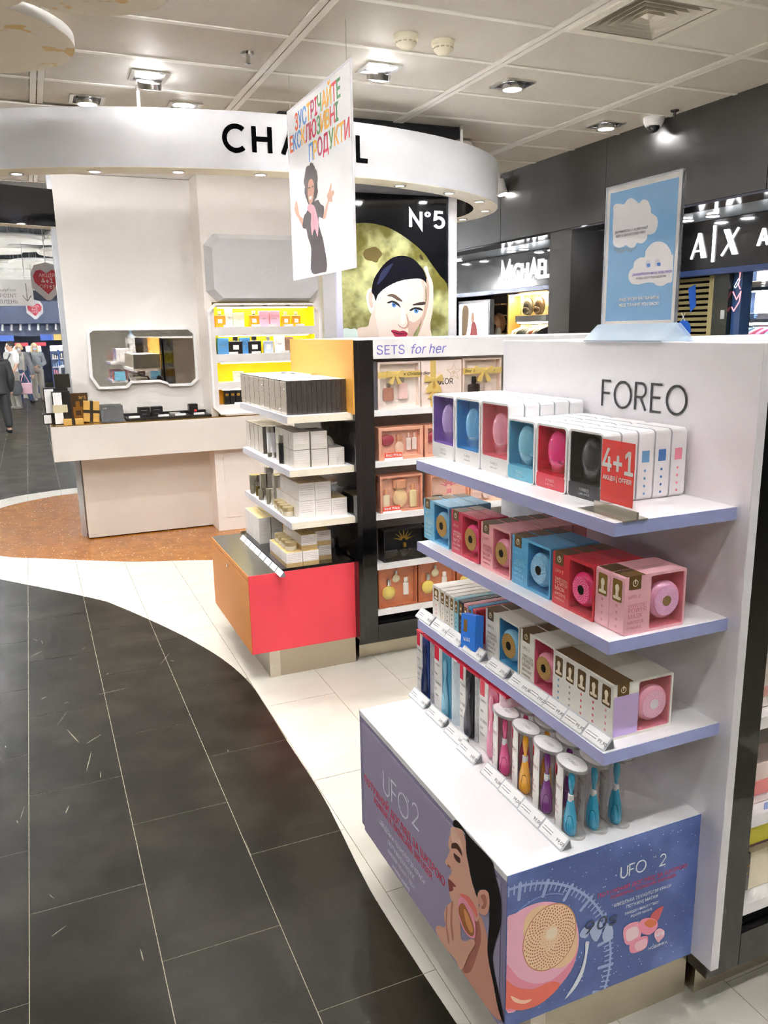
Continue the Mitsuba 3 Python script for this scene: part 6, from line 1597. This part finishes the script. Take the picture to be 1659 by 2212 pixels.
heart_sign(.318, 12.0, 2.66, .235, "larger red heart offer sign on a white board at the far left")
heart_sign(.19, 18.0, 2.47, .185, "smaller red heart offer sign below the larger one at the far left")
k = thing("direction_sign", "white hanging pick-up point sign with a downward arrow at the far left", "sign")
part(k, "board", bx(-1.5, .15, 14.0, 14.03, 2.41, 2.80), mat("ecebea", .45))
for t_, h_, z, x1 in (("MyDutyFree", .042, 2.625, .03), ("PICK-UP POINT", .055, 2.535, .035), ("ЗАМОВЛЕНЬ", .055, 2.445, .04)):
    m = text(t_, h_, .003); m.apply_translation([x1 - .12 - m.bounds[1, 0], 0, 0])
    part(k, "lettering", on(m, (0, 13.998, z), FACE_Y), mat("7d7b78", .5))
part(k, "arrow", on(ext(unary_union([LineString([(0, .26), (0, 0)]).buffer(.006), LineString([(-.06, .08), (0, 0), (.06, .08)]).buffer(.006)]), .003), (.06, 13.998, 2.48), FACE_Y), mat("6a6866", .5))
for x in (-1.2, .05):
    part(k, "wire", rod((x, 14.015, 2.80), (x, 14.015, 4.7), .005, 6), CHROME)
bk = thing("hall_bulkhead", "dark blue bulkhead above the brand shelves in the far hall", "bulkhead")
part(bk, "beam", bx(-2.5, 3.0, 28.9, 29.3, 2.35, 3.05), mat("1d2c4c", .4)); part(bk, "lower_beam", bx(-2.5, 3.0, 30.5, 30.8, 1.95, 2.45), mat("16223e", .4))
for i, (x, c, t_) in enumerate(((-.62, "1f4fb0", ""), (-.2, "c8303c", ""), (.36, "c8303c", ""), (.62, "1f4fb0", "Cote d'Azur"), (.98, "c9a548", ""))):
    part(bk, "brand_panel", bx(x - .22, x + .2, 30.2, 30.3, 1.62 if c[0] == "c" and i < 4 else 1.8, 1.74 if c[0] == "c" and i < 4 else 2.0), mat(c, .4), emit=None)
for i in range(7):
    k = thing("track_spot", "tiny white track spotlight under the far hall bulkhead", "spotlight", "track spotlights in the far hall")
    part(k, "head", rod((-.7 + .27 * i, 29.6, 2.33), (-.72 + .27 * i, 29.5, 2.18), .035, 10), WHITE); part(k, "lens", ball((-.72 + .27 * i, 29.49, 2.17), .045, 2), WHITE)
for i, (x, w) in enumerate(((-.5, .5), (.15, .5), (.95, .55), (1.6, .5))):
    k = thing("wall_shelving", f"{ORDINAL[i]} lit cosmetics shelving from the left against the far hall wall", "shelf")
    part(k, "carcass", bx(x - w / 2, x + w / 2, 31.0, 31.4, 0, 1.62), mat("1c2f5a", .4)); part(k, "head_panel", bx(x - w / 2, x + w / 2, 30.95, 31.0, 1.42, 1.6), WHITE); part(k, "assumed_light_strip", bx(x - w / 2 + .03, x + w / 2 - .03, 30.88, 30.9, 1.60, 1.62), WHITE, emit=(14, 14.5, 16))  # strip added to light the head panel and shelves
    for q in range(4):
        part(k, "shelf", bx(x - w / 2 + .03, x + w / 2 - .03, 30.9, 31.0, .3 + .28 * q, .33 + .28 * q), WHITE); part(k, "goods_row", cat(*[bx(x - w / 2 + .06 + .07 * g, x - w / 2 + .1 + .07 * g, 30.92, 30.98, .33 + .28 * q, .33 + .28 * q + rngd.uniform(.08, .2)) for g in range(int(w / .08))]), mat(["c9d2e6", "d98a9a", "8fb0d9", "e6e0d0"][q], .4), kind="stuff")
hu = thing("hall_display", "white display counter with dark goods behind the black and white boxes", "display unit")
part(hu, "carcass", bx(.62, 1.5, 21.0, 21.5, 0, 1.25), mat("e9ecf2", .4)); part(hu, "top_shelf", bx(.6, 1.5, 20.95, 21.5, 1.62, 1.68), WHITE); part(hu, "post", bx(.62, .66, 21, 21.05, 1.25, 1.62), mat("2c4f96", .4)); part(hu, "screen", bx(.74, .98, 20.98, 21.0, 1.28, 1.56), mat("dfe6f0", .3), emit=(.8, .85, .95)); part(hu, "dark_panel", bx(.66, 1.4, 20.97, 21.0, .5, 1.2), mat("101a30", .3))

# ================================================================== PEOPLE IN THE HALL


def limb(pts, rs, seg=10):
    m = None
    for (a, b), (ra, rb) in zip(zip(pts[:-1], pts[1:]), zip(rs[:-1], rs[1:])):
        h = m3.Manifold.hull(m3.Manifold.sphere(ra, seg * 2).translate(list(map(float, a))) + m3.Manifold.sphere(rb, seg * 2).translate(list(map(float, b))))
        m = h if m is None else m + h
    return m


def blob(c, r):
    return m3.Manifold.sphere(1.0, 24).scale(list(map(float, r))).translate(list(map(float, c)))


def finish(man, L=.025, it=6):
    man = man.refine_to_length(L)
    me = man.to_mesh()
    t = trimesh.Trimesh(me.vert_properties[:, :3], me.tri_verts, process=True)
    trimesh.smoothing.filter_taubin(t, iterations=it)
    return t


def hand(wr, d, side, s=1.0):
    """Palm, four fingers and a thumb from the wrist along d."""
    d = np.array(d, float) / np.linalg.norm(d); u = np.cross(d, [0, -1.0, 0]); u /= np.linalg.norm(u)
    wr = np.array(wr, float); kn = wr + d * .085 * s
    m = m3.Manifold.hull(blob(wr, [.02 * s] * 3) + blob(kn + u * .028 * s, [.013 * s] * 3) + blob(kn - u * .028 * s, [.013 * s] * 3))
    for i, (o, l) in enumerate(((.03, .062), (.01, .072), (-.01, .068), (-.03, .052))):
        a = kn + u * o * s; b = a + (d + np.array([0, -.25, 0])) * l * .55 * s; c = b + (d * .7 + np.array([0, -.6, 0])) * l * .5 * s
        m = m + limb([a, b, c], [.0095 * s, .009 * s, .0075 * s], 6)
    t0 = wr + d * .03 * s + u * side * .02 * s
    return m + limb([t0, t0 + d * .03 * s + u * side * .025 * s, t0 + d * .06 * s + u * side * .028 * s], [.012 * s, .011 * s, .008 * s], 6)


def person(label, x, y, h, turn, skin, J, build):
    """Skeleton for a height of 1.75 m facing -y; J overrides joints; build(J) returns the dressed parts."""
    B = dict(head=(0, -.01, 1.635), neck=(0, .01, 1.49), chest=(0, .01, 1.32), waist=(0, .01, 1.10), hip=(0, .01, .94), shL=(-.175, .015, 1.43), shR=(.175, .015, 1.43), elL=(-.235, .03, 1.14), elR=(.235, .03, 1.14), wrL=(-.23, -.05, .90), wrR=(.23, -.05, .90),
             hpL=(-.085, .01, .92), hpR=(.085, .01, .92), knL=(-.095, -.01, .50), knR=(.095, -.01, .50), anL=(-.10, .03, .09), anR=(.10, .03, .09), toL=(-.12, -.13, .04), toR=(.12, -.13, .04), hdL=(0, -.1, -1), hdR=(0, -.1, -1))
    B.update(J)
    B = {k: np.array(v, float) for k, v in B.items()}
    k = thing("person", label, "person")
    M_ = T().translate([x, y, 0]) @ T().rotate([0, 0, 1], turn) @ T().scale(h / 1.75)
    H = B["head"]
    body = blob(H + [0, .005, .02], (.078, .095, .108)) + m3.Manifold.hull(blob(H + [0, -.045, -.045], (.05, .045, .05)) + blob(H, (.06, .07, .06))) + limb([H + [0, .02, -.04], B["neck"], B["chest"]], [.055, .055, .07])
    body = body + limb([H + [0, -.085, .03], H + [0, -.108, -.005]], [.011, .016], 6) + blob(H + [-.078, .01, 0], (.014, .026, .034)) + blob(H + [.078, .01, 0], (.014, .026, .034))
    body = body + m3.Manifold.hull(blob(B["chest"], (.15, .10, .14)) + blob(B["waist"], (.12, .09, .1))) + m3.Manifold.hull(blob(B["waist"], (.12, .09, .1)) + blob(B["hip"], (.155, .105, .1)))
    for s in "LR":
        body = body + limb([B["chest"] + [0, 0, .1], B["sh" + s], B["el" + s], B["wr" + s]], [.07, .055, .042, .028]) + limb([B["hp" + s], B["kn" + s], B["an" + s]], [.085, .058, .040]) + limb([B["an" + s] + [0, .03, -.03], B["to" + s]], [.042, .034])
        body = body + hand(B["wr" + s], B["hd" + s], 1 if s == "L" else -1)
    part(k, "body", P(finish(body), mat(skin, .5), True), None, M=M_)
    for nm, man, m, it in build(B):
        part(k, nm, P(finish(man, .03, it) if isinstance(man, m3.Manifold) else man, m, True), None, M=M_)
    for s in (-1, 1):
        part(k, "eye", P(ball(H + [s * .032, -.083, .022], (.012, .008, .008), 2), mat("2a2422", .3), True), None, M=M_)
    return k


def torso(B, e, low, sleeve, arms=("L", "R")):
    m = m3.Manifold.hull(blob(B["chest"], (.155 + e, .11 + e, .15)) + blob(B["waist"], (.13 + e, .10 + e, .1))) + m3.Manifold.hull(blob(B["waist"], (.13 + e, .10 + e, .1)) + blob(B["hip"] + [0, 0, low], (.155 + e, .115 + e, .06)))
    for s in arms:
        el = B["el" + s]; sh = B["sh" + s]
        if sleeve == "long":
            m = m + limb([B["chest"] + [0, 0, .1], sh, el, B["wr" + s] * .93 + el * .07], [.09 + e, .066 + e, .053 + e, .04 + e])
        else:
            m = m + limb([B["chest"] + [0, 0, .1], sh, sh * .35 + el * .65], [.09 + e, .07 + e, .064 + e])
    return m


def trousers(B, e, low=.0):
    m = blob(B["hip"], (.165 + e, .118 + e, .12))
    for s in "LR":
        m = m + limb([B["hp" + s], B["kn" + s], B["an" + s] + [0, 0, low]], [.098 + e, .074 + e, .058 + e])
    return m


def shoes(B):
    m = None
    for s in "LR":
        q = limb([B["an" + s] + [0, .03, -.045], B["to" + s] + [0, 0, 0]], [.048, .040])
        m = q if m is None else m + q
    return m


def hair(H, l, r=.1, fringe=True):
    m = blob(H + [0, .03, .045], (r * .95, r * 1.08, r * 1.05)) - blob(H + [0, -.13, -.03], (.075, .11, .115))
    if l:
        m = m + m3.Manifold.hull(blob(H + [0, .06, 0], (.085, .05, .07)) + blob(H + [0, .07, -l], (.10, .045, .05)))
        for s in (-1, 1):
            m = m + limb([H + [s * .08, .01, .03], H + [s * .095, 0, -l * .6], H + [s * .085, -.02, -l]], [.028, .03, .02])
    return m


def facemask(H):
    return m3.Manifold.hull(blob(H + [0, -.075, -.045], (.055, .04, .045)) + blob(H + [0, -.09, -.03], (.03, .035, .03)))


BLK = mat("0d0d0f", .7)
person("person in a black top and black trousers at the left edge of the picture", -.64, 18.4, 1.72, 200, "c99a84", dict(anL=(-.10, .03, .09), anR=(.13, -.12, .09), toR=(.16, -.28, .04), knR=(.12, -.1, .5)),
       lambda B: [("jacket", torso(B, .035, -.1, "long"), BLK, 6), ("trousers", trousers(B, .022, .09), BLK, 6), ("shoes", shoes(B), BLACK, 4), ("hair", hair(B["head"], .1), mat("2a1c16", .6), 4)])
person("man in a white t-shirt with a grey strap holding a small pink bag", -.47, 24.4, 1.80, -55, "d0a088", dict(elR=(.26, -.04, 1.16), wrR=(.26, -.20, .93)),
       lambda B: [("t_shirt", torso(B, .02, -.06, "short"), mat("f1f0ee", .7), 6), ("trousers", trousers(B, .015, .02), mat("a9a49c", .7), 6), ("shoes", shoes(B), mat("8c867e", .6), 4), ("hair", hair(B["head"], 0), mat("1f1612", .6), 4),
                  ("strap", limb([B["shR"] + [-.06, -.10, .02], B["chest"] + [0, -.135, -.05], B["hip"] + [-.16, -.06, .02]], [.022, .02, .02]), mat("55565a", .6), 3)])
person("short-haired blonde woman in a grey cardigan, scarf and jeans with a face mask", -.27, 26.6, 1.72, -8, "dcb59e", dict(elR=(.27, .0, 1.14), wrR=(.31, -.02, .88), anR=(.2, -.05, .09), toR=(.27, -.2, .04), knR=(.14, -.05, .5)),
       lambda B: [("jumper", torso(B, .008, -.08, "short"), mat("8b8a87", .7), 6), ("cardigan", torso(B, .03, -.25, "long") - m3.Manifold.cube([.16, .5, 1.2], True).translate([0, -.25, 1.05]), mat("77777a", .75), 4), ("jeans", trousers(B, .012, .03), mat("22324c", .7), 6), ("shoes", shoes(B), BLACK, 4), ("hair", hair(B["head"], .02, .104), mat("dcbf86", .6), 4),
                  ("face_mask", facemask(B["head"]), mat("e6ecf2", .6), 4), ("scarf", limb([B["neck"] + [-.09, -.05, -.01], B["neck"] + [.09, -.05, -.01], B["chest"] + [.1, -.12, -.05], B["waist"] + [.09, -.13, -.1]], [.045, .045, .04, .035]) + limb([B["neck"] + [-.09, -.05, -.01], B["chest"] + [-.1, -.12, -.05], B["hip"] + [-.1, -.12, .0]], [.045, .04, .035]), mat("a79f96", .8), 4)])
person("long-haired blonde woman in a grey top and pale trousers with a face mask", .16, 27.2, 1.72, 5, "e0b8a2", dict(elL=(-.25, .02, 1.16), wrL=(-.06, -.17, 1.08), elR=(.25, .02, 1.16), wrR=(.05, -.18, 1.06), hdL=(1, -.1, -.1), hdR=(-1, -.1, -.1)),
       lambda B: [("top", torso(B, .008, -.05, "long"), mat("84888c", .7), 6), ("trousers", trousers(B, .012, .03), mat("b3aba0", .7), 6), ("shoes", shoes(B), mat("d9d4cc", .6), 4), ("hair", hair(B["head"], .24), mat("e4cf9c", .6), 4), ("face_mask", facemask(B["head"]), mat("cfe0ec", .6), 4), ("waist_bag", blob(B["hip"] + [0, -.15, .02], (.12, .05, .08)), mat("b9aaa0", .6), 4),
                  ("shoulder_strap", limb([B["shL"] + [.03, -.09, .04], B["chest"] + [-.12, -.12, -.05], B["waist"] + [-.15, -.05, -.05]], [.016, .016, .016]), BLK, 3)])
k = thing("handbag", "small pink handbag with long handles held by the man in the white t-shirt", "bag")
part(k, "body", bx(-.36, -.02, 24.0, 24.1, .42, .72, .02), mat("e6b3c0", .5))
for yy_ in (24.02, 24.08):
    part(k, "handle", cat(rod((-.30, yy_, .71), (-.20, 24.12, 1.0), .012), rod((-.08, yy_, .71), (-.20, 24.12, 1.0), .012)), mat("d99aac", .5))
one("shoulder_bag", "dark grey bag beside the pink handbag", "bag", trimesh.convex.convex_hull(np.vstack([ball((-.42, 23.9, .55), (.16, .07, .16), 2).vertices, ball((-.39, 23.9, .75), (.10, .05, .05), 2).vertices])), mat("3c3d40", .6), True)
